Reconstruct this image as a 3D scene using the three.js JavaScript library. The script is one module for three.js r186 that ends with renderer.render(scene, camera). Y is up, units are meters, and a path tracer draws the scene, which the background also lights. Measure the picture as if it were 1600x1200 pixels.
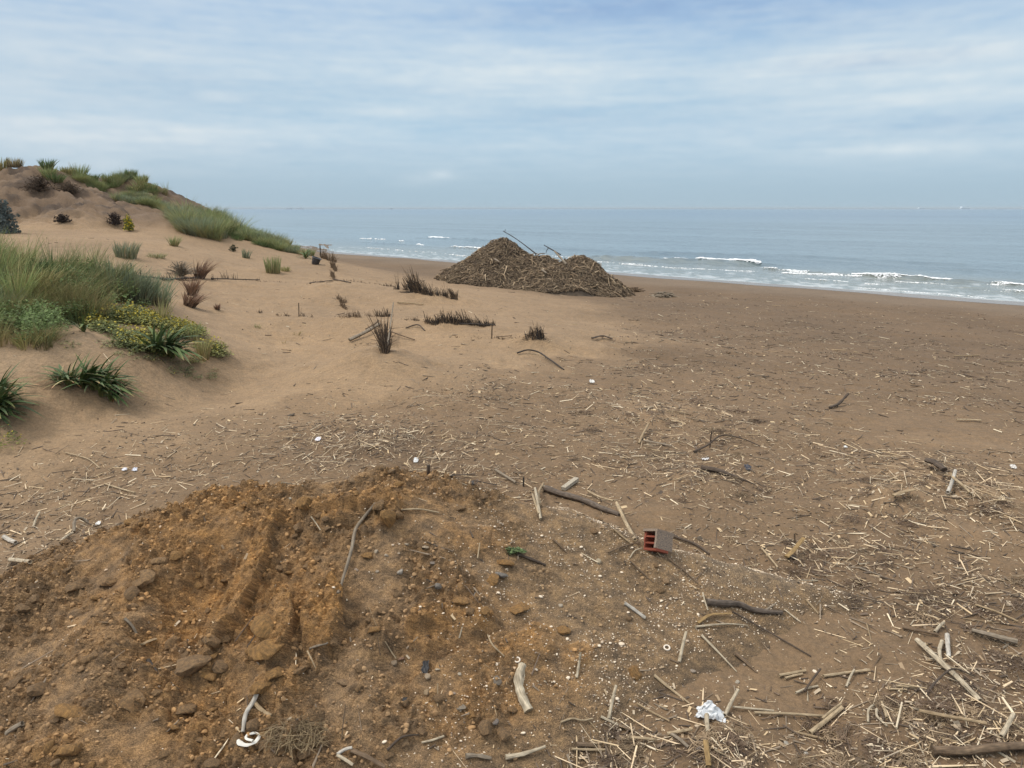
import * as THREE from 'three';
import { mergeGeometries, mergeVertices, toCreasedNormals } from 'three/addons/utils/BufferGeometryUtils.js';

// ───────────────────────── camera, sky, sun, exposure ─────────────────────────
const scene = new THREE.Scene();
const VFOV = 55, PITCH = 0.2334, EYE = new THREE.Vector3(0, 2.4, 0);
const camera = new THREE.PerspectiveCamera(VFOV, 4 / 3, 0.1, 30000);
camera.position.copy(EYE);
camera.rotation.set(-PITCH, 0, 0);
const renderer = new THREE.WebGLRenderer({ antialias: true });
renderer.setSize(1024, 768);
renderer.toneMapping = THREE.LinearToneMapping;
renderer.toneMappingExposure = 1.2;
renderer.shadowMap.enabled = true;

const SUN_EL = 56 * Math.PI / 180, SUN_AZ = -88 * Math.PI / 180;       // azimuth from straight ahead towards the right
const sunDir = new THREE.Vector3(Math.sin(SUN_AZ) * Math.cos(SUN_EL), Math.sin(SUN_EL), -Math.cos(SUN_AZ) * Math.cos(SUN_EL));
const sun = new THREE.DirectionalLight(new THREE.Color(1, 0.94, 0.85), 1.5);
sun.position.copy(sunDir).multiplyScalar(60);
sun.castShadow = true;
sun.shadow.radius = 20;
sun.shadow.mapSize.set(4096, 4096);
Object.assign(sun.shadow.camera, { left: -40, right: 40, top: 40, bottom: -40, near: 1, far: 160 });
scene.add(sun);
scene.fog = new THREE.FogExp2(new THREE.Color(.84, .91, .96), 0.00004);   // sea haze

// seeded random and noise
function rng(seed) { let s = seed >>> 0; return () => { s = (s + 0x6d2b79f5) | 0; let t = Math.imul(s ^ (s >>> 15), 1 | s); t = (t + Math.imul(t ^ (t >>> 7), 61 | t)) ^ t; return ((t ^ (t >>> 14)) >>> 0) / 4294967296; }; }
const PERM = new Uint8Array(512);
{ const r = rng(77), p = Array.from({ length: 256 }, (_, i) => i); for (let i = 255; i > 0; i--) { const j = Math.floor(r() * (i + 1)); [p[i], p[j]] = [p[j], p[i]]; } for (let i = 0; i < 512; i++) PERM[i] = p[i & 255]; }
const GX = new Float32Array(256), GY = new Float32Array(256);
for (let i = 0; i < 256; i++) { const a = i / 256 * Math.PI * 2 * 7.13; GX[i] = Math.cos(a); GY[i] = Math.sin(a); }
function perlin(x, y, px = 256, py = 256) {                             // periodic gradient noise, about -1 to 1
  const fx = Math.floor(x), fy = Math.floor(y), u = x - fx, v = y - fy;
  const x0 = ((fx % px) + px) % px & 255, y0 = ((fy % py) + py) % py & 255, x1 = ((fx + 1) % px + px) % px & 255, y1 = ((fy + 1) % py + py) % py & 255;
  const s = u * u * u * (u * (u * 6 - 15) + 10), t = v * v * v * (v * (v * 6 - 15) + 10);
  const a = PERM[PERM[x0] + y0], b = PERM[PERM[x1] + y0], c = PERM[PERM[x0] + y1], d = PERM[PERM[x1] + y1];
  const n0 = GX[a] * u + GY[a] * v, n1 = GX[b] * (u - 1) + GY[b] * v, n2 = GX[c] * u + GY[c] * (v - 1), n3 = GX[d] * (u - 1) + GY[d] * (v - 1);
  return ((n0 + s * (n1 - n0)) + t * ((n2 + s * (n3 - n2)) - (n0 + s * (n1 - n0)))) * 1.5;
}
function fbm(x, y, oct = 4, px = 256, py = 256) { let a = 1, s = 0, n = 0; for (let i = 0; i < oct; i++) { s += a * perlin(x + i * 17.3 * (px === 256 ? 1 : 0), y + i * 9.1 * (py === 256 ? 1 : 0), px, py); n += a; a *= 0.5; x *= 2; y *= 2; if (px !== 256) px *= 2; if (py !== 256) py *= 2; } return s / n * 1.4; }
function cells(x, y) {                                                   // distance to the nearest of jittered points, and its hash
  const fx = Math.floor(x), fy = Math.floor(y); let best = 9, id = 0;
  for (let j = -1; j <= 1; j++) for (let i = -1; i <= 1; i++) {
    const h = PERM[PERM[(fx + i) & 255] + ((fy + j) & 255)], h2 = PERM[h + 31];
    const dx = fx + i + h / 256 - x, dy = fy + j + h2 / 256 - y, d = dx * dx + dy * dy;
    if (d < best) { best = d; id = PERM[h2 + 7]; }
  }
  return [Math.sqrt(best), id / 256];
}
const clamp = (x, a = 0, b = 1) => Math.min(b, Math.max(a, x)), lerp = (a, b, t) => a + (b - a) * t;
const smooth = (a, b, x) => { const t = clamp((x - a) / (b - a)); return t * t * (3 - 2 * t); };
const mix3 = (a, b, t) => [lerp(a[0], b[0], t), lerp(a[1], b[1], t), lerp(a[2], b[2], t)];

// direction of a pixel of the 1600 x 1200 photograph, in the world
const FPX = 600 / Math.tan(VFOV * Math.PI / 360), CP = Math.cos(PITCH), SP = Math.sin(PITCH);
const dirOf = (px, py) => { const x = (px - 800) / FPX, y = -(py - 600) / FPX; return [x, y * CP - SP, -(y * SP + CP)]; };

// the sky: an overcast of thin streaky cloud, computed for every direction
{
  const W = 2048, H = 1024, data = new Float32Array(W * H * 4);
  const A = (px, py) => { const d = dirOf(px, py); return [Math.atan2(d[0], -d[2]) * 57.2958, Math.atan2(d[1], Math.hypot(d[0], d[2])) * 57.2958]; };
  // banks of cloud: place, half width and half height in degrees, lightness
  const banks = [[700, 110, 9, 1.0, .11], [850, 125, 8, 1.3, .08], [780, 82, 5, .45, .12], [1280, 92, 5, .8, .15], [1540, 78, 8, .55, .24], [1480, 118, 9, .7, .16], [1500, 148, 7, .5, .13], [1420, 232, 5, .5, .14], [1380, 226, 9, 1.2, .06],
    [60, 80, 14, 2.2, .06], [200, 215, 13, 1.0, .11], [330, 205, 7, .5, .08], [40, 210, 6, 1.6, .07], [940, 155, 3, .35, .10], [900, 110, 5, .5, .1], [1180, 122, 4, .8, .09], [1400, 165, 10, .8, .08], [600, 170, 3, .3, .10], [560, 175, 8, .25, .07], [340, 152, 1.5, .3, .1], [680, 276, 2.2, .35, .07], [690, 273, .7, .35, .1], [640, 285, 1.4, .3, .05], [175, 258, 1.2, .5, .09], [120, 258, 2, .4, .07],
    [480, 20, 15, 2, .03], [1560, 30, 8, 1.2, .06], [300, 270, 4, .3, .04], [350, 112, 6, .5, .05], [250, 85, 4, .4, .05],
    [1120, 5, 14, 1.1, -.14], [960, 8, 6, .8, -.1], [1290, 35, 9, 1.2, -.07], [1370, 94, 5.5, .55, -.16], [1500, 190, 8, .8, -.10], [1180, 160, 7, 1.2, -.04], [830, 180, 6, 1.0, -.05], [900, 185, 5, .6, -.03], [300, 150, 10, 1.0, -.05], [230, 118, 7, .5, -.05], [800, 30, 8, .7, -.06], [500, 232, 9, .35, -.04], [1050, 205, 8, 1.2, -.03], [650, 140, 6, .5, -.04]].map(([px, py, w, h, v]) => [...A(px, py), w, h, v]);
  for (let row = 0; row < H; row++) {
    const el = ((row + .5) / H - .5) * Math.PI, sy = Math.sin(el), eld = el * 57.2958;
    for (let col = 0; col < W; col++) {
      const round = ((col + .5) / W - .5) * 2 * Math.PI, x = Math.cos(round) * Math.cos(el), z = Math.sin(round) * Math.cos(el);
      const az = Math.atan2(x, -z) * 57.2958, k = 1 / (Math.max(sy, 0) + .06);
      const cx = x * k, cz = z * k, wx = fbm(cx * .35 + 3, cz * .35, 3) * .8;
      let c = fbm(cx * .75 + wx + 11, cz * .75 + wx * .6, 5) * .6 + fbm(cx * 2.4 + 5 + wx, cz * 2.4, 4) * .3;     // streaked layer
      const horizon = smooth(0.5, 5.5, eld), up = smooth(14, 58, eld);
      let lo = mix3([.335, .445, .525], [.372, .515, .635], smooth(0, 6, eld));
      lo = mix3(lo, [.315, .455, .635], smooth(7, 15, eld));
      lo = mix3(lo, [.98, .97, .97], up);
      const cl = mix3([.58, .655, .70], [1.16, 1.13, 1.10], up);
      let amt = (c * .28 + .27 + .20 * fbm(az * .10 + 2, eld * 1.9, 5) + .20 * fbm(az * .28 + 7, eld * 4.2, 4) + .10 * fbm(az * .8 + 3, eld * 5.5 + 9, 3)) * horizon;
      let dark = 0;
      if (az > -60 && az < 60 && eld > -1 && eld < 30) for (const b of banks) {
        const rag = perlin(az * .5 + b[0], eld * 2.2, 256, 256) * .35 + perlin(az * 1.4, eld * 5 + b[0]) * .2, ca = (az - b[0]) / b[2], ce = (eld - b[1]) / b[3], d = ca * ca + ce * ce * (1 + .3 * rag);
        if (d < 7) { const g = Math.exp(-d * .9) * (1 + rag * 1.5); if (b[4] > 0) amt += g * b[4] * 2.6; else dark += g * -b[4] * 1.4; }
      }
      amt = clamp(amt - dark * .8, -.1, 1.15);
      let rgb = mix3(lo, cl, clamp(amt, 0, 1));
      const sh = 1 - clamp(dark, 0, .5) * .45;
      rgb = [rgb[0] * sh * (1 - dark * .08), rgb[1] * sh, rgb[2] * (1 - (1 - sh) * .6)];
      // a warmer veil towards the left, a brighter patch of cloud round the hidden sun
      const cs = x * sunDir.x + sy * sunDir.y + z * sunDir.z, glow = Math.pow(clamp(cs * .5 + .5), 8) * .55 * smooth(12, 40, eld);
      const left = smooth(-5, -40, az) * smooth(60, 20, Math.abs(az)) * smooth(14, 3, Math.abs(eld - 6));
      rgb = [rgb[0] * (1 + .05 * left) + glow, rgb[1] + glow * .96, rgb[2] * (1 - .02 * left) + glow * .9];
      if (eld < 0) { const g = smooth(-.8, -7, eld); rgb = mix3(rgb, [.25, .26, .26], g); }
      const i = (row * W + col) * 4;
      data[i] = rgb[0]; data[i + 1] = rgb[1]; data[i + 2] = rgb[2]; data[i + 3] = 1;
    }
  }
  const sky = new THREE.DataTexture(data, W, H, THREE.RGBAFormat, THREE.FloatType);
  sky.mapping = THREE.EquirectangularReflectionMapping;
  sky.magFilter = sky.minFilter = THREE.LinearFilter; sky.colorSpace = THREE.LinearSRGBColorSpace; sky.needsUpdate = true;
  scene.background = sky; scene.environment = sky;
}

// ───────────────────────── helpers for objects ─────────────────────────
const used = new Map();
function numbered(name) { const n = used.get(name) ?? 0; used.set(name, n + 1); return n ? name + '_' + String(n).padStart(3, '0') : name; }
function tag(o, label, category, group) { if (label) o.userData.label = label; if (category) o.userData.category = category; if (group) o.userData.group = group; return o; }
function shade(o) { o.castShadow = o.receiveShadow = true; return o; }
function top(o, name) { o.name = numbered(name); scene.add(o); return shade(o); }
function part(parent, name, geometry, m, label) { const o = shade(new THREE.Mesh(geometry, m)); o.name = name; if (label) o.userData.label = label; parent.add(o); return o; }
function thing(name, pos, label, category, group) { const g = new THREE.Group(); g.position.set(...pos); top(g, name); return tag(g, label, category, group); }
function structure(name, geometry, m) { const o = top(new THREE.Mesh(geometry, m), name); o.userData.kind = 'structure'; return o; }
function geom(pos, idx, col, uv) {
  const g = new THREE.BufferGeometry();
  g.setAttribute('position', new THREE.Float32BufferAttribute(pos, 3));
  if (col) g.setAttribute('color', new THREE.Float32BufferAttribute(col, 3));
  if (uv) g.setAttribute('uv', new THREE.Float32BufferAttribute(uv, 2));
  if (idx) g.setIndex(idx);
  g.computeVertexNormals();
  return g;
}
const lin = (r, g, b) => new THREE.Color().setRGB(r, g, b);
const mat = (c, roughness = .95, o = {}) => new THREE.MeshStandardMaterial({ color: c ? lin(...c) : 0xffffff, roughness, ...o });

// ───────────────────────── the shape of the land ─────────────────────────
const SEA = -0.7, NX = 0.7, NZ = -0.714;                                 // level of the sea, direction towards it
const seaward = (x, z) => x * NX + z * NZ;
function base(x, z) {
  const s = seaward(x, z);
  return s < 8 ? 0 : s < 30 ? -0.0318 * (s - 8) : Math.max(-4, -0.7 - 0.045 * (s - 30));
}
// places on the dunes: along the ray of a pixel, at a height (or, with a 4th number, at a distance)
function anchor(px, py, h, D) {
  const d = dirOf(px, py), t = D ? D / -d[2] : (EYE.y - h) / -d[1];
  return [d[0] * t, d[2] * t, D ? EYE.y + d[1] * t : h];
}
const anchors = [
  [500, 700, 0], [600, 640, .02], [450, 620, .05], [700, 560, .1], [850, 560, .05], [950, 540, .04], [640, 560, .12], [560, 560, .12],
  [0, 740, 0], [100, 700, .03], [200, 680, .03], [300, 650, .04], [380, 640, .03],
  [0, 640, .3], [0, 560, .7], [0, 520, .85], [50, 450, 1.22], [150, 450, 1.12], [100, 640, .2], [100, 600, .42], [100, 560, .65], [100, 540, .75],
  [200, 640, .1], [200, 600, .3], [200, 570, .5], [200, 550, .6], [300, 600, .12], [300, 570, .3], [300, 540, .48], [300, 510, .55], [345, 545, .4], [380, 580, .06], [400, 540, .12], [430, 580, .07],
  [400, 500, .2], [300, 470, .5], [250, 450, .65], [350, 450, .45], [450, 470, .3], [450, 440, .4], [300, 420, .75], [400, 410, .65], [200, 410, 1.0], [250, 380, 1.3], [150, 365, 1.55], [200, 360, 1.6], [50, 355, 1.7],
  [40, 322, 0, 31], [40, 282, 0, 33], [60, 270, 0, 34], [0, 278, 0, 34], [100, 284, 0, 34], [130, 290, 0, 35], [160, 303, 0, 35], [205, 288, 0, 36], [240, 312, 0, 35], [272, 330, 0, 34], [330, 352, 0, 33], [370, 369, 0, 32], [430, 385, 0, 31], [470, 397, 0, 30],
  [110, 335, 0, 29.5], [200, 334, 0, 31], [250, 345, 0, 30], [300, 362, 0, 29], [330, 390, 0, 26.5], [180, 318, 0, 33], [110, 305, 0, 32], [0, 330, 0, 30],
  [500, 402, .35], [520, 420, .45], [570, 430, .3], [620, 450, .35], [710, 465, .25], [650, 480, .22], [700, 500, .18], [600, 500, .28], [600, 548, .27], [750, 500, .18], [840, 523, .18], [520, 470, .3], [520, 510, .2], [900, 550, .03],
].map((a) => anchor(...a));
for (const [x, z, h] of [[-30, -42, 2.6], [-30, -25, 2.6], [-25, -60, 1.6], [-20, -46, 2.2], [-15, -43, 1.2], [-10, -37, .1], [-9.5, -14.5, 1.25], [-10, -17, 1.1], [-8.5, -11.5, 1.24], [-12, -12, 1.55], [-8, -7, .9], [-7, -4, .7], [-5.6, -4.5, .06], [-10, -2, 1.1], [-4, -2, 0], [-18, -20, 1.6], [-20, -8, 1.8], [-22, -33, 3.7]]) anchors.push([x, z, h]);
for (const [px, py] of [[1000, 600], [1000, 500], [1000, 450], [1200, 600], [1200, 500], [900, 440], [800, 430], [720, 420], [640, 408], [1400, 560], [900, 700], [1200, 750]]) { const a = anchor(px, py, 0); anchors.push([a[0], a[1], base(a[0], a[1])]); }
for (const [x, z] of [[0, 0], [4, -2], [3, -9], [0, -7], [9, -9]]) anchors.push([x, z, base(x, z)]);
const KERNEL = (r2) => Math.sqrt(r2 + .5);
const weights = (() => {
  const n = anchors.length, M = anchors.map((a) => [...anchors.map((b) => KERNEL((a[0] - b[0]) ** 2 + (a[1] - b[1]) ** 2)), a[2] - base(a[0], a[1])]);
  for (let i = 0; i < n; i++) M[i][i] += .02 * -1;                         // a little slack
  for (let i = 0; i < n; i++) {
    let p = i; for (let r = i + 1; r < n; r++) if (Math.abs(M[r][i]) > Math.abs(M[p][i])) p = r;
    [M[i], M[p]] = [M[p], M[i]];
    for (let r = i + 1; r < n; r++) { const f = M[r][i] / M[i][i]; if (f) for (let c = i; c <= n; c++) M[r][c] -= f * M[i][c]; }
  }
  const w = new Float64Array(n);
  for (let i = n - 1; i >= 0; i--) { let s = M[i][n]; for (let c = i + 1; c < n; c++) s -= M[i][c] * w[c]; w[i] = s / M[i][i]; }
  return w;
})();
const AX = Float64Array.from(anchors, (a) => a[0]), AZ = Float64Array.from(anchors, (a) => a[1]);
function dune(x, z) {
  const s = seaward(x, z), m = (1 - smooth(17, 25, s)) * (1 - smooth(60, 110, Math.hypot(x, z)));
  if (m <= 0) return 0;
  let h = 0;
  for (let i = 0; i < AX.length; i++) { const dx = x - AX[i], dz = z - AZ[i]; h += weights[i] * KERNEL(dx * dx + dz * dz); }
  const back = 1 - smooth(-2, 3, z);                                       // nothing is known of the land behind the photographer
  h = lerp(0.3 * smooth(2, 12, -x), h, back);
  return m * clamp(h, -.12, 4.6);
}
const drifts = [[1480, 1130, .38, .055], [1120, 1165, .30, .04], [1485, 768, .85, .13], [1400, 790, .5, .06], [560, 692, .8, .05], [1240, 872, .3, .045], [1100, 750, .5, .06], [1000, 650, .8, .05], [1190, 680, .8, .05], [60, 870, .4, .05],
  [600, 562, .75, .17, .2], [836, 534, .55, .13, .15], [720, 512, .9, .11, .18], [690, 508, .6, .08, .2], [655, 466, 1.0, .14, .3], [705, 470, .8, .10, .25], [300, 484, .5, .10, .4], [545, 500, .7, .09, .25], [440, 497, .8, .07, .25], [520, 447, 1.0, .13, .4], [250, 445, .9, .11, .6], [370, 443, .9, .09, .5], [510, 415, 1.0, .14, .4], [470, 520, 1.2, -.07, .2], [560, 470, 1.3, -.09, .3], [640, 440, 1.5, -.08, .3], [400, 470, 1.2, -.08, .35]].map(([px, py, r, h, y]) => { const a = anchor(px, py, y ?? 0); return [a[0], a[1], r, h]; });   // where debris and blown sand have banked up
function ground(x, z, fine = true) {
  let h = base(x, z) + dune(x, z);
  if (fine) {
    const s = seaward(x, z), r = Math.hypot(x, z), calm = 1 - smooth(22, 28, s);
    h += calm * (fbm(x * .45 + 7, z * .45, 3) * .034 + fbm(x * 1.7, z * 1.7 + 4, 3) * .024 * (1 - smooth(25, 60, r)));
    if (z < -26 && x < -12) h += smooth(-26, -29, z) * smooth(-12, -15, x) * (.5 - Math.abs(fbm(x * .55 + 2, z * .8, 4))) * .32 * smooth(-12, -17, x) * 2.1;        // scoured face of the high dune
    if (r < 30) h += calm * fbm(x * 6.3 + 2, z * 6.3, 2) * .009;
    if (r < 30) {
      for (const d of drifts) { const q = ((x - d[0]) ** 2 + (z - d[1]) ** 2) / (d[2] * d[2]); if (q < 4) h += d[3] * Math.exp(-q * 1.3) * (.8 + .5 * fbm(x * 2.5, z * 2.5, 2)); }
      const [f, k] = cells(x * 1.25 + 3, z * 1.25), trod = smooth(-.25, .3, fbm(x * .3 + 50, z * .3, 2)); if (k > .35) h -= .022 * trod * (1 - smooth(.08, .24, f)) * (1 - smooth(12, 20, r)); h += trod * (1 - smooth(12, 20, r)) * fbm(x * 3.4 + 9, z * 3.4, 2) * .013;
    }
    if (r < 10) h += fbm(x * 17 + 2, z * 17, 2) * .0045 * (1 - smooth(6, 10, r));
  }
  return h;
}

// ───────────────────────── the dug heap in the foreground ─────────────────────────
const crest = [[0, 910, .36], [180, 800, .56], [330, 748, .74], [480, 731, .83], [590, 706, .925], [700, 730, .80], [840, 768, .63], [1000, 824, .41], [1150, 868, .22], [1310, 915, .05]].map((a) => anchor(...a));
const lobe = [[330, 752, .70], [190, 930, .45], [110, 1040, .34], [90, 1200, .18]].map((a) => anchor(...a));
const ext = [[0, 917, .28]].map((a) => anchor(...a)); ext.push([-3.9, -3.1, .2], [-4.8, -2.6, 0]);
function ridge(x, z, pts, front, back) {
  let m = -9;
  for (let i = 0; i + 1 < pts.length; i++) {
    const a = pts[i], b = pts[i + 1], ex = b[0] - a[0], ez = b[1] - a[1], t = clamp(((x - a[0]) * ex + (z - a[1]) * ez) / (ex * ex + ez * ez));
    const dx = x - a[0] - ex * t, dz = z - a[1] - ez * t, h = lerp(a[2], b[2], t), d = Math.sqrt(dx * dx + dz * dz + .0035) - .059;
    m = Math.max(m, h - d * (dz > 0 ? lerp(front, back, clamp(-dz / (d + .01))) : lerp(front, back, clamp(-dz / (d + .01)))));
  }
  return m;
}
function heapBody(x, z) {
  if (x < -5.4 || x > 2.9 || z < -6.2 || z > -1) return -.03;
  const a = ridge(x, z, crest, .50, .66), b = ridge(x, z, lobe, .42, .42), c = ridge(x, z, ext, .45, .6);
  const k = 14, m = Math.log(Math.exp(a * k) + Math.exp(b * k) + Math.exp(c * k)) / k;
  return m > .5 ? m - .03 : .035 * Math.log(1 + Math.exp(m / .035)) - .03;               // runs out softly into the sand
}
// places where the heap is dug out, broken or stands proud: pixel, size along and across, depth
const slabs = [];
{
  const ray0 = (px, py) => { const d = dirOf(px, py); let t = 1.5; for (; t < 14; t += .01) { const x = d[0] * t, z = d[2] * t; if (EYE.y + d[1] * t < base(x, z) + Math.max(0, heapBody(x, z))) break; } return [d[0] * t, d[2] * t]; };
  const S = (px, py, rx, rz, amp, edge, turn = 0, ochre = 0) => { const [x, z] = ray0(px, py); slabs.push({ x, z, rx, rz, amp, edge, c: Math.cos(turn), s: Math.sin(turn), ochre }); };
  S(300, 905, .27, .44, -.125, .7, .15, .9);      // the scoop
  S(318, 800, .30, .10, .045, .6, 0, .5);          // its upper lip
  S(380, 890, .085, .40, .125, .16, .12, 1);       // slab on the right of the scoop
  S(436, 965, .075, .17, .11, .14, -.1, 1);       // broken blocks below
  S(503, 950, .10, .19, .12, .13, .15, 1);
  S(545, 945, .05, .17, -.035, .6, 0, 0);          // gully under the long stick
  S(470, 850, .13, .30, -.03, .8, .1, 0);
  S(650, 990, .26, .10, -.08, .3, -.35, 0);       // undercut to the right of it
  S(705, 955, .28, .10, .075, .2, -.3, .7);
  S(820, 985, .26, .10, .045, .4, -.35, .8);
  S(905, 1010, .12, .07, .03, .4, -.3, .7);
  S(740, 830, .26, .12, .03, .5, -.3, .4);
  S(520, 780, .16, .10, .05, .4, .1, .7);
  S(600, 750, .24, .10, .035, .6, 0, .6);
  S(600, 790, .07, .10, .08, .2, 0, .7);
  S(520, 775, .22, .06, .06, .2, .1, .7); S(550, 800, .2, .04, -.05, .4, .05, 0);
  S(800, 830, .10, .08, -.035, .5, -.3, 0);
  S(150, 950, .30, .22, .03, .8, .5, .3);
  S(300, 1035, .07, .06, .05, .4, 0, .3);
  S(280, 1060, .15, .12, -.035, .8, 0, 0);
  S(80, 1010, .25, .18, .03, .8, .3, .1);
  S(120, 1150, .28, .12, .035, .6, 0, .5);
  S(420, 1045, .16, .07, .05, .5, 0, .6);
  S(650, 1040, .18, .14, -.03, .9, 0, 0);
  S(640, 880, .2, .2, -.02, .9, 0, 0);
}
const ochreSpots = [[330, 850, .55, .75], [420, 930, .40, .85], [520, 770, .32, .45], [180, 840, .38, .42], [320, 1010, .35, .6], [760, 980, .45, .45], [110, 1130, .5, .35], [650, 830, .35, .25], [230, 900, .4, .5], [870, 1000, .3, .4], [590, 740, .25, .4]].map(([px, py, r, a]) => { const w = anchor(px, py, .4); return [w[0], w[1], r, a]; });
function heap(x, z, info) {                                                // height of the heap above the sand; info receives how ochre and how crumbly it is
  let m = heapBody(x, z), ochre = 0, slabTop = 0;
  if (m < -.028) { if (info) info.ochre = info.crumb = 0; return m; }
  const wx = fbm(x * 5 + 3, z * 5, 3) * .5, on = smooth(0, .15, m);
  for (const p of slabs) {
    const dx = x - p.x, dz = z - p.z; if (dx * dx + dz * dz > 1) continue;
    const u = (dx * p.c + dz * p.s) / p.rx, v = (-dx * p.s + dz * p.c) / p.rz, d = Math.sqrt(u * u + v * v) + wx * .7 + fbm(x * 19, z * 19, 2) * .10;
    const w = 1 - smooth(1 - p.edge, 1 + p.edge * .35, d);
    m += p.amp * w; if (p.ochre) { ochre = Math.max(ochre, p.ochre * w); slabTop = Math.max(slabTop, w * (p.amp > 0 ? 1 : .6)); }
  }
  for (const o of ochreSpots) { const d = Math.hypot(x - o[0], z - o[1]) / o[2]; if (d < 1.6) ochre = Math.max(ochre, o[3] * (1 - smooth(.35, 1.3, d + wx * .9))); }
  const right = smooth(-.7, .3, x), rough = on * lerp(1, .28, right * smooth(.2, 1.0, x + .5));
  const patch = smooth(-.5, .25, fbm(x * 2.3 + 9, z * 2.3 + 2, 3) + (ochre - .3) * .5 - right * .35 + .12);
  const calm = 1 - slabTop * .75;
  m += on * (fbm(x * 1.6 + 1, z * 1.6 + 8, 3) * .05) + rough * calm * (fbm(x * 5, z * 5 + 3, 4) * .034 + (.3 - Math.abs(fbm(x * 11 + 5, z * 11, 4))) * .05 * patch) + rough * slabTop * (.3 - Math.abs(fbm(x * 17 + 5, z * 7, 4))) * .022;
  // crumbs: rounded lumps of several sizes where the soil has broken up
  if (patch > .03) {
    const cut = 1 - slabTop * .8, [d1, h1] = cells(x * 13 + wx, z * 13), [d2, h2] = cells(x * 30, z * 30 + wx);
    { const cr = Math.abs(fbm(x * 7 + 31 + wx, z * 7, 4)), cr2 = Math.abs(fbm(x * 15 + 3, z * 12 + 31, 3)); m -= rough * patch * ((1 - smooth(0, .09, cr)) * .024 + (1 - smooth(0, .09, cr2)) * .010); }
    const [d3, h3] = cells(x * 55 + wx * 3, z * 55);
    m += rough * patch * cut * (Math.min(.30, Math.max(0, .55 - d1)) * .13 * (h1 > .4 ? h1 : 0) + Math.min(.3, Math.max(0, .5 - d2)) * .062 * (h2 > .35 ? .5 + h2 * .5 : .1) + Math.max(0, .45 - d3) * .018 * (h3 > .4 ? 1 : 0));
  }
  // streaks down the slope on the far left where spoil slid off
  const left = smooth(-1.9, -2.8, x + (z + 4) * .4); if (left > 0) m += on * left * fbm((x * .8 + z * .55) * 16, (x - z) * 1.3, 3) * .022;
  if (info) { info.ochre = ochre * on; info.crumb = patch * on; }
  return m;
}
function H(x, z) { const g = ground(x, z); if (x < -5.4 || x > 2.9 || z < -6.2 || z > -1) return g; return Math.max(g, base(x, z) + dune(x, z) + heap(x, z)); }
function spot(px, py, lift = 0) {                                          // the point of the land that a pixel shows
  const d = dirOf(px, py); let t = 1.6, prev = t;
  for (; t < 130; prev = t, t += .006 + t * .004) if (EYE.y + d[1] * t < H(d[0] * t, d[2] * t)) break;
  for (let i = 0; i < 12; i++) { const m = (prev + t) / 2; if (EYE.y + d[1] * m < H(d[0] * m, d[2] * m)) t = m; else prev = m; }
  return [d[0] * t, H(d[0] * t, d[2] * t) + lift, d[2] * t];
}
const seaSpot = (px, py) => { const d = dirOf(px, py), t = (EYE.y - SEA) / -d[1]; return [d[0] * t, d[2] * t]; };
const along = (p) => -p[0] * .714 - p[1] * .7;                             // distance along the shore, leftwards

// ───────────────────────── textures ─────────────────────────
function texture(n, f, srgb) {
  const d = new Uint8Array(n * n * 4);
  for (let y = 0; y < n; y++) for (let x = 0; x < n; x++) { const v = f(x / n, y / n, x, y), i = (y * n + x) * 4; if (Array.isArray(v)) { d[i] = clamp(v[0]) * 255; d[i + 1] = clamp(v[1]) * 255; d[i + 2] = clamp(v[2]) * 255; } else d[i] = d[i + 1] = d[i + 2] = clamp(v) * 255; d[i + 3] = 255; }
  const t = new THREE.DataTexture(d, n, n); t.wrapS = t.wrapT = THREE.RepeatWrapping; t.magFilter = THREE.LinearFilter; t.minFilter = THREE.LinearMipmapLinearFilter; t.generateMipmaps = true; if (srgb) t.colorSpace = THREE.SRGBColorSpace; t.needsUpdate = true; return t;
}
const hash = (() => { const r = rng(5), a = new Float32Array(65536); for (let i = 0; i < 65536; i++) a[i] = r(); return (x, y) => a[((x * 7919) ^ (y * 104729)) & 65535]; })();
const sandMap = texture(1024, (u, v, x, y) => {
  const g = hash(x, y), g2 = hash(x >> 1, (y >> 1) + 999), f = fbm(u * 24, v * 24, 4, 24, 24), f2 = fbm(u * 90, v * 90, 2, 90, 90);
  let k = .80 + (g - .5) * .15 + (g2 - .5) * .12 + f * .055 + f2 * .06;
  const speck = hash(x + 311, y + 77); if (speck > .9965) return [.98, .93, .86]; if (speck < .006) k *= .68;
  return [k * 1.0, k * (1 - .01 * f), k * (1 - .02 * f)];
}, true);
const sandBump = texture(1024, (u, v, x, y) => .5 + fbm(u * 40, v * 40, 4, 40, 40) * .25 + perlin(u * 14 + fbm(u * 6, v * 6, 2, 6, 6) * .6, v * 46 + fbm(u * 4, v * 4, 2, 4, 4) * 2, 14, 46) * .24 + (hash(x, y) - .5) * .10);
const soilMap = texture(1024, (u, v, x, y) => {
  const g = hash(x, y), g2 = hash(x >> 1, (y >> 1) + 37), g3 = hash(x >> 2, (y >> 2) + 5), f = fbm(u * 14, v * 14, 5, 14, 14);
  let k = .74 + (g - .5) * .18 + (g2 - .5) * .22 + (g3 - .5) * .2 + f * .2; if (hash((x >> 1) + 411, (y >> 1) + 7) < .012) k *= .45;
  const sp = hash((x >> 1) + 91, (y >> 1) + 13); if (sp > .9968) return [.95, .88, .78];
  return [k, k * (1 - .02 * f), k * (1 - .07 * f)];
}, true);
const soilBump = texture(1024, (u, v, x, y) => .5 + fbm(u * 36, v * 36, 5, 36, 36) * .32 + (hash(x >> 1, y >> 1) - .5) * .22 + (hash(x, y) - .5) * .1);
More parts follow.
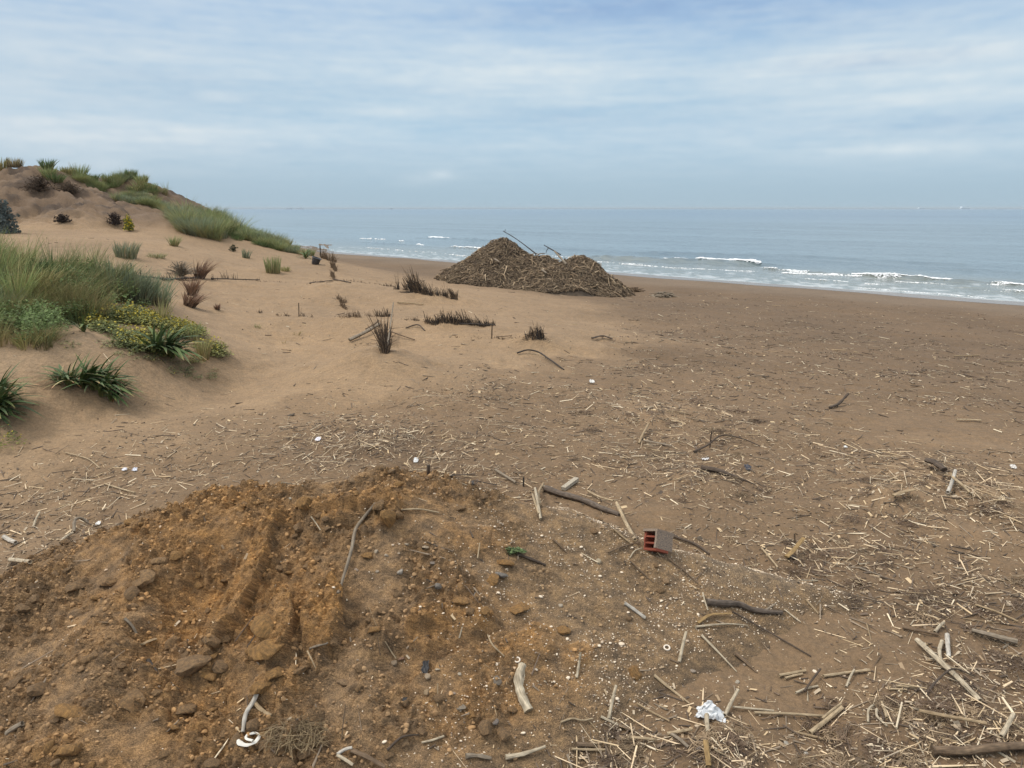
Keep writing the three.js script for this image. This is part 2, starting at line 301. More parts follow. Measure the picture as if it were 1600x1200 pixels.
const grainMap = texture(256, (u, v, x, y) => { const k = .80 + perlin(u * 5, v * 40, 5, 40) * .16 + perlin(u * 9, v * 9, 9, 9) * .12 + (hash(x >> 3, y) - .5) * .14; return [k, k * .99, k * .97]; }, true);

// ───────────────────────── land mesh ─────────────────────────
function azimuths(n, front) { const a = []; for (let i = 0; i <= n; i++) a.push(-front + 2 * front * i / n); for (let i = 1; i <= 60; i++) a.push(front + (2 * Math.PI - 2 * front) * i / 60); return a; }
const litterEdge = [[0, 960], [0, 850], [60, 745], [180, 700], [330, 665], [480, 655], [560, 640], [640, 600], [800, 590], [960, 560], [1030, 515], [1000, 482], [960, 462]];
function polygon(pts) { return (x, z) => { let c = false; for (let i = 0, j = pts.length - 1; i < pts.length; j = i++) { const a = pts[i], b = pts[j]; if ((a[1] > z) !== (b[1] > z) && x < (b[0] - a[0]) * (z - a[1]) / (b[1] - a[1]) + a[0]) c = !c; } return c; }; }
const flat = ([px, py]) => { const p = spot(px, py); return [p[0], p[2]]; };
const litterPts = litterEdge.map(([px, py]) => { const a = anchor(px, py, 0.02); return [a[0], a[1]]; }); litterPts.push([3, -36], [45, -18], [30, 4], [-5, 1]);
const inLitter = polygon(litterPts);
const within = (x, z) => { let n = 0; for (const [a, b] of [[0, 0], [.5, .2], [-.5, -.2], [.2, -.6], [-.2, .6], [.9, -.9], [-.9, .9]]) n += inLitter(x + a, z + b) ? 1 : 0; return n / 7; };
const bare = [[1330, 668, 1.9, .55], [1450, 690, .8, .3], [1270, 1010, .55, .4], [1150, 1020, .4, .4], [1590, 780, .5, .3], [1000, 815, .3, .3]].map(([px, py, rx, rz]) => { const a = anchor(px, py, 0); return [a[0], a[1], rx, rz]; });
const thick = [[1110, 1150, .35, 1], [1200, 1165, .3, .8], [1480, 1120, .42, 1.2], [1560, 1060, .35, 1], [1500, 1190, .5, 1], [1420, 1130, .3, .6], [980, 1130, .25, .8], [860, 1185, .3, .6], [1480, 770, 1.0, 1], [1540, 790, .6, .6], [1100, 750, .7, .9], [1240, 870, .4, 1], [1400, 880, .9, .5], [1450, 930, .6, .8], [560, 690, .9, 1.2], [640, 700, .7, 1], [700, 745, .5, 1], [300, 690, .9, .6], [100, 770, 1.0, .8], [60, 870, .6, 1.2], [170, 830, .5, .8], [1000, 650, 1.2, .7], [900, 720, 1.0, .5], [1180, 680, 1.2, .6], [1060, 970, .2, 1], [1020, 850, .3, .6], [1560, 950, .5, .7], [760, 630, 1, .3]].map(([px, py, r, a]) => { const p = anchor(px, py, .02); return [p[0], p[1], r, a]; });
function litter(x, z) {                                                    // how thickly debris lies, 0 to about 2
  const jx = x + fbm(x * .9, z * .9, 3) * .7, jz = z + fbm(x * .9 + 40, z * .9, 3) * .7;
  let d = .024 + .33 * within(jx, jz);
  const s = seaward(x, z); d *= 1 - smooth(22, 27, s);
  for (const b of bare) { const u = (x - b[0]) / b[2], v = (z - b[1]) / b[3], q = u * u + v * v + fbm(x * 2, z * 2, 2) * .4; if (q < 2.2) d *= smooth(.5, 2, q); }
  d *= .28 + 1.15 * smooth(-.3, .5, fbm(x * .8 + 3, z * 1.1, 4));
  for (const t of thick) { const q = ((x - t[0]) ** 2 + (z - t[1]) ** 2) / (t[2] * t[2]); if (q < 5) d += t[3] * Math.exp(-q * 1.2) * (.5 + .8 * smooth(-.3, .4, fbm(x * 3, z * 3, 3))); }
  return d;
}
const SAND = { dune: [0.488, 0.329, 0.187], beach: [0.292, 0.189, 0.102], dark: [0.200, 0.128, 0.070], wet: [0.240, 0.185, 0.134], damp: [0.288, 0.209, 0.138], grey: [0.336, 0.256, 0.168] };
{
  const az = azimuths(800, 46 * Math.PI / 180), rad = [.25, .8, 1.4];
  for (let i = 0; i <= 560; i++) rad.push(1.9 * Math.pow(62 / 1.9, i / 560));
  for (let i = 1; i <= 50; i++) rad.push(62 * Math.pow(7000 / 62, i / 50));
  const cols = az.length, pos = new Float32Array(cols * rad.length * 3), col = new Float32Array(pos.length), uv = new Float32Array(cols * rad.length * 2), idx = [];
  let k = 0, q = 0;
  for (let i = 0; i < rad.length; i++) for (let j = 0; j < cols; j++) {
    const x = Math.sin(az[j]) * rad[i], z = -Math.cos(az[j]) * rad[i], s = seaward(x, z), h = ground(x, z);
    pos[k] = x; pos[k + 1] = h; pos[k + 2] = z;
    const dn = base(x, z), up = h - dn, n = fbm(x * .35, z * .35 + 5, 4), n2 = fbm(x * 2.2 + 8, z * 2.2, 3);
    const lit = litter(x, z);
    let w = smooth(.0, .16, up + n * .05) * (1 - smooth(14, 20, s)); { const jx = x + fbm(x * .9, z * .9, 3) * .7, jz = z + fbm(x * .9 + 40, z * .9, 3) * .7; w = Math.max(w * .8, (.85 - .85 * within(jx, jz)) * (1 - smooth(12, 18, s))); }
    let c = mix3(SAND.beach, SAND.dune, clamp(w + n2 * .12));
    c = mix3(c, SAND.dark, clamp(lit * .45 * (1 - .3 * w) + n2 * .1 * (1 - w) + .55 * smooth(8, 13, -z) * smooth(2, 9, s) * (1 - w)));
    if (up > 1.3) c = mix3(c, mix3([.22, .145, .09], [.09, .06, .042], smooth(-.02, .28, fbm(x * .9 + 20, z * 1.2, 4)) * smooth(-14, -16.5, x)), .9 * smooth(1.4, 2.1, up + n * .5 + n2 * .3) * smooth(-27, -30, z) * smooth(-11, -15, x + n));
    c = mix3(c, SAND.damp, smooth(23.5, 26.5, s + n * 1.2) * .7);
    c = mix3(c, SAND.wet, smooth(28.2, 29.6, s + n * .8));
    if (up > .5 && s < 6) c = mix3(c, SAND.grey, .35 * smooth(.35, .9, up + n * .3) * smooth(-13, -9, z));
    const v = 1 + n * .15 + n2 * .07;
    col[k] = c[0] * v; col[k + 1] = c[1] * v; col[k + 2] = c[2] * v; k += 3;
    uv[q] = x / 2.4; uv[q + 1] = z / 2.4; q += 2;
  }
  for (let i = 0; i + 1 < rad.length; i++) for (let j = 0; j + 1 < cols; j++) { const a = i * cols + j; idx.push(a, a + 1, a + cols, a + 1, a + cols + 1, a + cols); }
  structure('sand_beach', geom(pos, idx, col, uv), mat(null, .97, { vertexColors: true, map: sandMap, bumpMap: sandBump, bumpScale: .02 }));
}
// the heap: a mesh of its own that dips under the sand round its foot
const SOIL = { dark: [0.460, 0.277, 0.129], pale: [0.572, 0.367, 0.193], ochre: [0.700, 0.377, 0.135], shell: [0.487, 0.373, 0.249] };
function soilColor(x, z, m, info) {
  const n = fbm(x * 1.3 + 4, z * 1.3, 4), n2 = fbm(x * 7, z * 7, 3);
  const right = smooth(-.5, .5, x); let c = mix3(SOIL.pale, SOIL.dark, clamp((info.crumb * .55 + .12) * (1 - .75 * right) + n * .35 + n2 * .2)); c = mix3(c, [.53, .352, .192], right * .85);
  c = mix3(c, SOIL.ochre, clamp(info.ochre * (.85 + n2 * .45)));
  c = mix3(c, SOIL.shell, .8 * smooth(.3, 1.1, x) * smooth(-4.15, -4.6, z + n * .2) * smooth(0, .1, m));
  return mix3(c, [.375, .25, .137], 1 - smooth(.0, .10, m + n2 * .03));
}
const heapThing = thing('soil_heap', [-.9, 0, -4.2], 'large dug heap of brown and ochre sandy soil in the foreground', 'soil heap');
{
  const x0 = -4.7, x1 = 2.5, z0 = -5.9, z1 = -1.75, st = .0070, nx = Math.round((x1 - x0) / st), nz = Math.round((z1 - z0) / st);
  const hgt = new Float32Array((nx + 1) * (nz + 1)), map = new Int32Array((nx + 1) * (nz + 1)).fill(-1), pos = [], col = [], uv = [], idx = [], info = {};
  for (let j = 0; j <= nz; j++) for (let i = 0; i <= nx; i++) hgt[j * (nx + 1) + i] = heapBody(x0 + i * st, z0 + j * st);
  for (let j = 0; j <= nz; j++) for (let i = 0; i <= nx; i++) {
    const a = j * (nx + 1) + i; if (hgt[a] < -.0295) continue;
    const x = x0 + i * st, z = z0 + j * st, m = heap(x, z, info), y = base(x, z) + dune(x, z) + m;
    map[a] = pos.length / 3; pos.push(x + .9, y, z + 4.2); uv.push((x + .35 * y) / 1.1, (z - y) / 1.1);
    const c = soilColor(x, z, m, info);
    col.push(...c);
  }
  for (let j = 0; j < nz; j++) for (let i = 0; i < nx; i++) { const a = map[j * (nx + 1) + i], b = map[j * (nx + 1) + i + 1], c = map[(j + 1) * (nx + 1) + i], d = map[(j + 1) * (nx + 1) + i + 1]; if (a >= 0 && b >= 0 && c >= 0 && d >= 0) idx.push(a, c, b, b, c, d); }
  part(heapThing, 'soil_body', geom(pos, idx, col, uv), mat(null, .98, { vertexColors: true, map: soilMap, bumpMap: soilBump, bumpScale: .028 }));
}
// ───────────────────────── the sea ─────────────────────────
const R = rng(2024);
// crests that stand up before they break: both ends as pixels of the water surface, height, how steep the shore side is
const crests = [[930, 404, 1190, 413.5, .30, .55], [660, 372.5, 790, 379.5, .26, .7], [700, 386, 760, 389, .12, .6], [1180, 420, 1420, 438, .10, .5], [1370, 434, 1610, 450, .15, .5], [1500, 451, 1640, 461, .08, .5], [560, 378, 660, 384, .12, .6], [1010, 396, 1240, 403, .10, 1], [1150, 397, 1500, 415, .10, 1.1], [600, 360, 900, 371, .09, 1.4]].map(([a, b, c, d, h, w]) => {
  const p = seaSpot(a, b), q = seaSpot(c, d); return { t0: along(p), t1: along(q), s0: seaward(...p), s1: seaward(...q), h, w };
});
function swell(x, z) {
  const s = seaward(x, z), t = along([x, z]), r = Math.hypot(x, z), n = fbm(t * .03, s * .05 + 3, 3) * 3.2, fade = 1 - smooth(120, 420, r);
  if (fade <= 0) return 0;
  const k = smooth(30.2, 37, s), ph = s + n;
  let h = k * (Math.pow(.5 + .5 * Math.sin(ph * 1.02), 2.2) * .085 * smooth(-.5, .4, fbm(t * .05 + 9, s * .07, 2)) + Math.sin(ph * .41 + t * .02) * .05 + Math.sin((s * .9 + t * .35) * 1.9 + n) * .012) * fade;
  h += (fbm(t * .7, s * 1.5, 3) * .022 + fbm(t * 2.3, s * 4, 2) * .010) * fade * smooth(29.5, 33, s);
  for (const c of crests) {
    const f = (t - c.t0) / (c.t1 - c.t0); if (f < -.25 || f > 1.25) continue;
    const win = smooth(-.2, .1, f) * (1 - smooth(.85, 1.2, f)), sc = lerp(c.s0, c.s1, f) + fbm(t * .25 + c.h * 50, 1, 3) * .35, d = s - sc;
    if (d > -2 && d < 6) h += win * c.h * (d < 0 ? Math.exp(-d * d / (c.w * c.w * .18)) : Math.exp(-d * d / (c.w * c.w * 3.2))) * (.8 + .3 * fbm(t * .9, 5, 2));
  }
  return h;
}
const seaBump = texture(512, (u, v) => .5 + fbm(u * 7, v * 16, 5, 7, 16) * .33 + fbm(u * 18, v * 44, 2, 18, 44) * .1);
{
  const az = azimuths(470, 44 * Math.PI / 180), rad = [];
  for (let i = 0; i <= 430; i++) rad.push(21 * Math.pow(9000 / 21, Math.pow(i / 430, 1.18)));
  const cols = az.length, pos = [], col = [], uv = [], idx = [], keep = [];
  for (let i = 0; i < rad.length; i++) for (let j = 0; j < cols; j++) {
    const x = Math.sin(az[j]) * rad[i], z = -Math.cos(az[j]) * rad[i], s = seaward(x, z), t = along([x, z]);
    keep.push(s > 28.4);
    const h = s > 28 ? swell(x, z) : 0;
    pos.push(x, SEA + h + .05 * (1 - smooth(28.5, 31, s)) * fbm(t * .3, 2, 3), z);
    const shallow = 1 - smooth(31, 46, s + fbm(t * .08, s * .1, 3) * 5), mid = smooth(45, 400, s), slick = fbm(t * .006 + 4, Math.log(Math.max(s, 1)) * 7, 4);
    let c = mix3([.13, .18, .205], [.095, .15, .21], mid);
    c = mix3(c, [.215, .225, .19], shallow * .8);
    const lace = smooth(.12, .5, fbm(t * 1.1, s * 2.6, 4) + .55 * (1 - smooth(30, 33, s)) - .12) * (1 - smooth(33.5, 37.5, s + fbm(t * .2, 7, 3) * 2));
    c = mix3(c, [.66, .67, .66], lace * .6);
    const v = 1 + slick * .25;
    col.push(c[0] * v, c[1] * v, c[2] * v); uv.push(t / 14, s / 9);
  }
  for (let i = 0; i + 1 < rad.length; i++) for (let j = 0; j + 1 < cols; j++) { const a = i * cols + j; if (keep[a] || keep[a + 1] || keep[a + cols] || keep[a + cols + 1]) idx.push(a, a + 1, a + cols, a + 1, a + cols + 1, a + cols); }
  structure('sea_water', geom(pos, idx, col, uv), new THREE.MeshPhysicalMaterial({ vertexColors: true, roughness: .16, ior: 1.33, bumpMap: seaBump, bumpScale: .10 }));
}
{ // the strip of sand that the last wave has left wet and shining
  const pos = [], idx = [], n = 260; for (let i = 0; i <= n; i++) { const t = lerp(-45, 120, i / n), w = fbm(t * .12, 4, 3); for (let k = 0; k <= 6; k++) { const s = lerp(28.6 + w * .8, 31, k / 6), x = NX * s - .714 * t, z = NZ * s - .7 * t; pos.push(x, ground(x, z) + .004 + .003 * Math.sin(Math.PI * k / 6), z); if (i < n && k < 6) { const a = i * 7 + k; idx.push(a, a + 1, a + 7, a + 1, a + 8, a + 7); } } }
  structure('wet_sand', geom(pos, idx), new THREE.MeshPhysicalMaterial({ color: lin(.20, .15, .108), roughness: .22, ior: 1.33 }));
}
function blob(detail, seed, amp = .25, flat = 1, freq = 2) {               // a lumpy closed stone-like shape
  let g = new THREE.IcosahedronGeometry(1, detail); g.deleteAttribute('uv'); g.deleteAttribute('normal'); g = mergeVertices(g, 1e-4);
  const p = g.attributes.position;
  for (let i = 0; i < p.count; i++) { const x = p.getX(i), y = p.getY(i), z = p.getZ(i), k = 1 + amp * (fbm(x * freq + seed * 3.7 + z, y * freq + z * freq + seed, 3) + .5 * perlin(x * 2 * freq + seed, z * 2 * freq - y)); p.setXYZ(i, x * k, y * k * flat, z * k); }
  g.computeVertexNormals(); return g;
}
function rubble(detail, seed, flat = .8, cuts = 9, amp = .2) {            // a broken lump: a lumpy ball cut by random planes, with hard edges
  const g = blob(detail, seed, amp, 1, 1.6), p = g.attributes.position, r = rng(seed * 91 + 3), n = new THREE.Vector3();
  for (let c = 0; c < cuts; c++) { n.set(r() - .5, (r() - .5) * 1.3, r() - .5).normalize(); const d = .42 + r() * .38; for (let i = 0; i < p.count; i++) { const q = p.getX(i) * n.x + p.getY(i) * n.y + p.getZ(i) * n.z - d; if (q > 0) p.setXYZ(i, p.getX(i) - n.x * q * .93, p.getY(i) - n.y * q * .93, p.getZ(i) - n.z * q * .93); } }
  for (let i = 0; i < p.count; i++) { const x = p.getX(i), y = p.getY(i), z = p.getZ(i), k = 1.25 * (1 + .10 * fbm(x * 5 + seed, y * 5 + z * 4, 2)); p.setXYZ(i, x * k, y * k * flat, z * k); }
  const uv = []; for (let i = 0; i < p.count; i++) uv.push(p.getX(i) * .3, p.getZ(i) * .3 + p.getY(i) * .2); g.setAttribute('uv', new THREE.Float32BufferAttribute(uv, 2));
  return toCreasedNormals(g, .55);
}
const M4 = new THREE.Matrix4(), QT = new THREE.Quaternion(), EU = new THREE.Euler(), V1 = new THREE.Vector3(), V2 = new THREE.Vector3(), CC = new THREE.Color();
function instanced(name, geometry, m, list, parent, kind = 'stuff') {     // list of [matrix, colour]
  const o = shade(new THREE.InstancedMesh(geometry, m, list.length));
  list.forEach(([mx, c], i) => { o.setMatrixAt(i, mx); if (c) o.setColorAt(i, CC.setRGB(...c)); });
  if (parent) { o.name = name; parent.add(o); } else { o.name = numbered(name); scene.add(o); }
  if (kind) o.userData.kind = kind;
  return o;
}
{
  const list = [], lines = [[930, 401.5, 1075, 408, .25, 700, .06], [1092, 408.5, 1183, 412.5, .5, 420, .10], [1150, 411, 1186, 413.5, .3, 60, .08], [672, 371.8, 706, 373.2, .35, 110, .09], [700, 373.2, 735, 375.5, .2, 50, .06], [706, 385.5, 752, 388.5, .35, 60, .06], [568, 374, 600, 376, .2, 24, .06], [624, 377.5, 634, 378.2, .2, 10, .06], [650, 382, 660, 383.5, .2, 14, .06],
    [1190, 420, 1265, 426.5, .4, 300, .035], [1225, 427, 1345, 434, .35, 420, .04], [1330, 431, 1405, 437.5, .45, 420, .045], [1375, 434, 1485, 441, .3, 300, .04], [1400, 441, 1480, 446, .3, 90, .03], [1515, 445, 1605, 449.5, .3, 260, .04], [1540, 455, 1600, 459, .3, 120, .03], [1260, 437, 1380, 446, .25, 130, .03], [960, 413, 1180, 426, .3, 260, .03], [930, 410, 1010, 414, .3, 120, .03], [1340, 450, 1600, 470, .3, 220, .025], [800, 395, 930, 405, .3, 100, .03], [560, 386, 700, 397, .3, 60, .03], [700, 398, 760, 404, .3, 50, .04]];
  for (const [a, b, c, d, w, n, size] of lines) {
    const p = seaSpot(a, b), q = seaSpot(c, d);
    for (let i = 0; i < n * 2.3; i++) {
      const f = R(), g = (R() + R() + R() - 1.5) * w * 1.3, x = lerp(p[0], q[0], f), z = lerp(p[1], q[1], f), t = along([x, z]);
      if (fbm(t * .45 + a, g * .8, 4) < -.26 + .3 * Math.abs(g) / w) continue;
      const wob = fbm(t * .3 + a * .1, 9, 3) * .5, X = x + NX * (g + wob), Z = z + NZ * (g + wob), sz = size * (.3 + R() * R() * 1.3) * Math.hypot(x, z) / 40 * (1 - .5 * Math.abs(g) / w);
      if (seaward(X, Z) < 29) continue;
      M4.compose(V1.set(X, SEA + swell(X, Z) + sz * .15, Z), QT.setFromEuler(EU.set(0, R() * 6.3, 0)), V2.set(sz * 1.9, sz * .5, sz * 1.1));
      const k = .80 + R() * .1; list.push([M4.clone(), [k, k * 1.01, k * 1.01]]);
    }
  }
  tag(instanced('sea_foam', blob(1, 3, .3), mat(null, .8), list), 'white foam on the breaking waves along the shore', 'foam');
}
// ships far out
function hullShape(L, B, Hh) { const pos = [], idx = [], n = 12; for (let i = 0; i <= n; i++) { const u = i / n, w = B * .5 * (u < .12 ? .7 + u * 2.5 : u > .75 ? Math.cos((u - .75) / .25 * Math.PI / 2) : 1), x = (u - .5) * L; pos.push(x, 0, -w * .85, x, 0, w * .85, x + (u > .9 ? L * .02 : 0), Hh * (u > .85 ? 1.15 : 1), w, x + (u > .9 ? L * .02 : 0), Hh * (u > .85 ? 1.15 : 1), -w); } for (let i = 0; i < n; i++) for (let k = 0; k < 4; k++) { const a = i * 4 + k, b = i * 4 + (k + 1) % 4; idx.push(a, b, a + 4, b, b + 4, a + 4); } idx.push(0, 2, 1, 0, 3, 2); const e = n * 4; idx.push(e, e + 1, e + 2, e, e + 2, e + 3); return geom(pos, idx).toNonIndexed(); }
const bx = (w, h, d, x, y, z) => new THREE.BoxGeometry(w, h, d).translate(x, y, z);
function ship(px, D, L, paint, label, name, ferry) {
  const d = dirOf(px, 326), k = D / -d[2], o = thing(name, [d[0] * k, SEA, d[2] * k], label, 'ship');
  const w = mat(paint, .6), w2 = mat(paint.map((v) => v * .8), .6), hull = hullShape(L, L * .16, L * .07); hull.computeVertexNormals(); part(o, 'hull', hull, w2);
  if (ferry) { part(o, 'cabin', mergeGeometries([bx(L * .72, L * .05, L * .13, -L * .04, L * .095, 0), bx(L * .55, L * .045, L * .12, -L * .03, L * .1425, 0)]), w); part(o, 'bridge', bx(L * .1, L * .04, L * .13, L * .2, L * .185, 0), w); part(o, 'funnel', new THREE.CylinderGeometry(L * .018, L * .028, L * .07, 10).translate(-L * .18, L * .2, 0), w2); }
  else { part(o, 'bridge', mergeGeometries([bx(L * .08, L * .1, L * .13, -L * .38, L * .12, 0), bx(L * .05, L * .03, L * .15, -L * .38, L * .185, 0)]), w); part(o, 'cargo', bx(L * .6, L * .035, L * .13, L * .03, L * .0875, 0), w2); part(o, 'mast', new THREE.CylinderGeometry(L * .005, L * .008, L * .09, 6).translate(L * .38, L * .11, 0), w2); }
  o.rotation.y = .25; return o;
}
ship(469, 4300, 46, [.85, .86, .86], 'small white ship on the horizon, the brighter one right of the dune', 'white_ship', true);
ship(452, 4700, 40, [.72, .75, .77], 'fainter white ship on the horizon just left of the brighter one', 'white_ship', true);
ship(612, 5000, 22, [.34, .37, .4], 'tiny grey boat alone on the horizon above the reed heap\'s left side', 'grey_boat', true);
ship(1440, 7000, 80, [.86, .93, .97], 'faint grey cargo ship on the far right horizon, the left one', 'cargo_ship');
ship(1508, 7400, 120, [.9, .96, .99], 'fainter long cargo ship at the far right end of the horizon', 'cargo_ship');

// ───────────────────────── builders for wood, cane, stems and leaves ─────────────────────────
// a round stick along points: radius at each end, knots, colour along it; ends closed, or hollow like cane
function stick(pts, r0, r1, o = {}) {
  const { sides = 8, seed = 1, rough = .12, node = 0, hollow = false, seg = Math.max(4, pts.length * 4), flat = 1, patch = .25 } = o;
  const curve = new THREE.CatmullRomCurve3(pts.map((p) => new THREE.Vector3(...p)), false, 'centripetal'), L = curve.getLength(), pos = [], col = [], uv = [], idx = [];
  const up = new THREE.Vector3(0, 1, 0), T = new THREE.Vector3(), Nn = new THREE.Vector3(), B = new THREE.Vector3(), C = new THREE.Vector3();
  for (let i = 0; i <= seg; i++) {
    const u = i / seg; curve.getPointAt(u, C); curve.getTangentAt(u, T);
    B.crossVectors(T, Math.abs(T.y) > .9 ? V1.set(1, 0, 0) : up).normalize(); Nn.crossVectors(B, T).normalize();
    let r = lerp(r0, r1, u) * (1 + rough * fbm(u * L * 9 / Math.max(.3, L) + seed * 5, seed * 1.7, 2));
    if (node) { const q = u * node + seed * .37 % 1, f = Math.abs(q - Math.round(q)); if (f < .06) r *= 1.16; }
    for (let k = 0; k <= sides; k++) {
      const a = k / sides * Math.PI * 2, rr = r * (1 + rough * .6 * perlin(Math.cos(a) * 1.5 + seed, Math.sin(a) * 1.5 + u * 6));
      pos.push(C.x + (B.x * Math.cos(a) + Nn.x * Math.sin(a) * flat) * rr, C.y + (B.y * Math.cos(a) + Nn.y * Math.sin(a) * flat) * rr, C.z + (B.z * Math.cos(a) + Nn.z * Math.sin(a) * flat) * rr);
      let v = 1 + patch * fbm(u * 5 + seed, a * .5, 3); if (node) { const q = u * node + seed * .37 % 1, f = Math.abs(q - Math.round(q)); if (f < .05) v *= .72; }
      col.push(v, v * (1 - (1 - v) * .1), v * (1 - (1 - v) * .2)); uv.push(u * L / .3, k / sides);
    }
  }
  const w = sides + 1;
  for (let i = 0; i < seg; i++) for (let k = 0; k < sides; k++) { const a = i * w + k; idx.push(a, a + w, a + 1, a + 1, a + w, a + w + 1); }
  for (const end of [0, 1]) {
    curve.getPointAt(end, C); curve.getTangentAt(end, T); const ringAt = end * seg * w, b = pos.length / 3, r = end ? r1 : r0;
    for (let k = 0; k <= sides; k++) { const a = (ringAt + k) * 3; pos.push(pos[a], pos[a + 1], pos[a + 2]); const e = hollow ? 1.1 : .8; col.push(e, e, e * .95); uv.push(0, k / sides); }
    if (hollow) {
      const q = pos.length / 3; for (let k = 0; k <= sides; k++) { const a = (ringAt + k) * 3; pos.push(lerp(pos[a], C.x, .32), lerp(pos[a + 1], C.y, .32), lerp(pos[a + 2], C.z, .32)); col.push(.8, .75, .7); uv.push(.1, k / sides); }
      const c = pos.length / 3, s = (end ? -1 : 1) * r * 1.2; pos.push(C.x + T.x * s, C.y + T.y * s, C.z + T.z * s); col.push(.18, .15, .12); uv.push(0, 0);
      for (let k = 0; k < sides; k++) { const f = end ? [b + k, q + k, b + k + 1, b + k + 1, q + k, q + k + 1, q + k, c, q + k + 1] : [b + k, b + k + 1, q + k, b + k + 1, q + k + 1, q + k, q + k, q + k + 1, c]; idx.push(...f); }
    } else { const c = pos.length / 3; pos.push(C.x, C.y, C.z); col.push(.7, .66, .6); uv.push(0, 0); for (let k = 0; k < sides; k++) end ? idx.push(b + k, c, b + k + 1) : idx.push(b + k, b + k + 1, c); }
  }
  return geom(pos, idx, col, uv);
}
const WOOD = {};
for (const [k, c] of Object.entries({ straw: [0.634, 0.493, 0.317], pale: [0.704, 0.598, 0.440], white: [0.739, 0.686, 0.607], cane: [0.510, 0.378, 0.229], grey: [0.370, 0.304, 0.229], brown: [0.238, 0.163, 0.101], dark: [.125, .09, .065], black: [.07, .055, .045], golden: [0.440, 0.290, 0.123], log: [0.176, 0.136, 0.106] })) WOOD[k] = mat(c, .85, { vertexColors: true, map: grainMap, bumpMap: grainMap, bumpScale: .002 });
// a stick lying on the land through pixels, its thickness in pixels; lift of its points above the ground in metres
function lying(name, label, pxs, wide, wood, o = {}) {
  const at = pxs.map(([x, y]) => spot(x, y)), d = Math.hypot(at[0][0], at[0][1] - EYE.y, at[0][2]), r0 = wide * .41 * d / FPX, r1 = r0 * (o.taper ?? .85);
  const lifts = o.lift ?? [], pts = at.map((p, i) => [p[0] - at[0][0], p[1] - at[0][1] + lerp(r0, r1, i / (at.length - 1)) * .5 + (lifts[i] ?? 0), p[2] - at[0][2]]);
  const g = stick(pts, r0, r1, { seed: pxs[0][0] % 97, ...o }), m = top(new THREE.Mesh(g, WOOD[wood]), name); m.position.set(...at[0]);
  tag(m, label, o.category ?? (name.includes('cane') ? 'cane' : name.includes('reed') ? 'reed' : 'stick'), o.group); m.userData.r = r0; return m;
}
// a standing stick: foot pixel and height and lean in pixels
function standing(name, label, px, py, hpx, lean, wide, wood, o = {}) {
  const p = spot(px, py), d = Math.hypot(p[0], p[1] - EYE.y, p[2]) / FPX, m = top(new THREE.Mesh(stick([[0, -.05, 0], [lean * d * .5, hpx * d * .5, 0], [lean * d, hpx * d, o.back ?? 0]], wide * d * .5, wide * d * .4, { seed: px % 91, ...o }), WOOD[wood]), name);
  m.position.set(...p); return tag(m, label, o.category ?? 'stick');
}
// stems: many thin tapered blades from one foot, merged; with colours running from foot to tip
function blades(n, o, rand) {
  const { h = .6, spread = .12, lean = .35, width = .006, foot = [.3, .25, .12], tip = [.2, .24, .1], segs = 4, wind = [0, 0], vary = .3, droop = .5, line } = o, pos = [], col = [], idx = [];
  for (let i = 0; i < n; i++) {
    const a = rand() * 6.283, rr = Math.sqrt(rand()) * spread, L = h * (1 - vary + rand() * vary * 1.5), la = a + (rand() - .5) * 1.2, ln = lean * (.25 + rand()), ox = line ? (rand() - .5) * line : Math.cos(a) * rr, oz = Math.sin(a) * rr * (line ? .4 : 1);
    const dx = Math.cos(la) * ln + wind[0] * (.5 + rand()), dz = Math.sin(la) * ln + wind[1] * (.5 + rand()), w = width * (.6 + rand() * .8), fa = rand() * 3.14, wx = Math.cos(fa) * w, wz = Math.sin(fa) * w, tone = .75 + rand() * .5, dry = rand() < (o.dry ?? .12), b = pos.length / 3;
    for (let k = 0; k <= segs; k++) {
      const u = k / segs, bend = u * u * droop + u * (1 - droop), x = ox + dx * L * bend, z = oz + dz * L * bend, y = L * (u - .35 * droop * u * u * Math.min(1.2, Math.hypot(dx, dz))), ww = (1 - u * u * .92);
      let c = mix3(foot, dry ? (o.dryc ?? [.42, .34, .18]) : tip, smooth(.05, .55, u)); c = [c[0] * tone, c[1] * tone, c[2] * tone];
      pos.push(x - wx * ww, y - .03, z - wz * ww, x + wx * ww, y - .03, z + wz * ww); col.push(...c, ...c);
      if (k < segs) { const q = b + k * 2; idx.push(q, q + 1, q + 2, q + 1, q + 3, q + 2); }
    }
  }
  return geom(pos, idx, col);
}
const leafy = new THREE.MeshPhysicalMaterial({ vertexColors: true, roughness: .85, transmission: .25, thickness: 0, side: THREE.DoubleSide, specularIntensity: .4 });
const dryStem = mat(null, .95, { vertexColors: true, side: THREE.DoubleSide });
const pxScale = (p) => Math.hypot(p[0], p[1] - EYE.y, p[2]) / FPX;
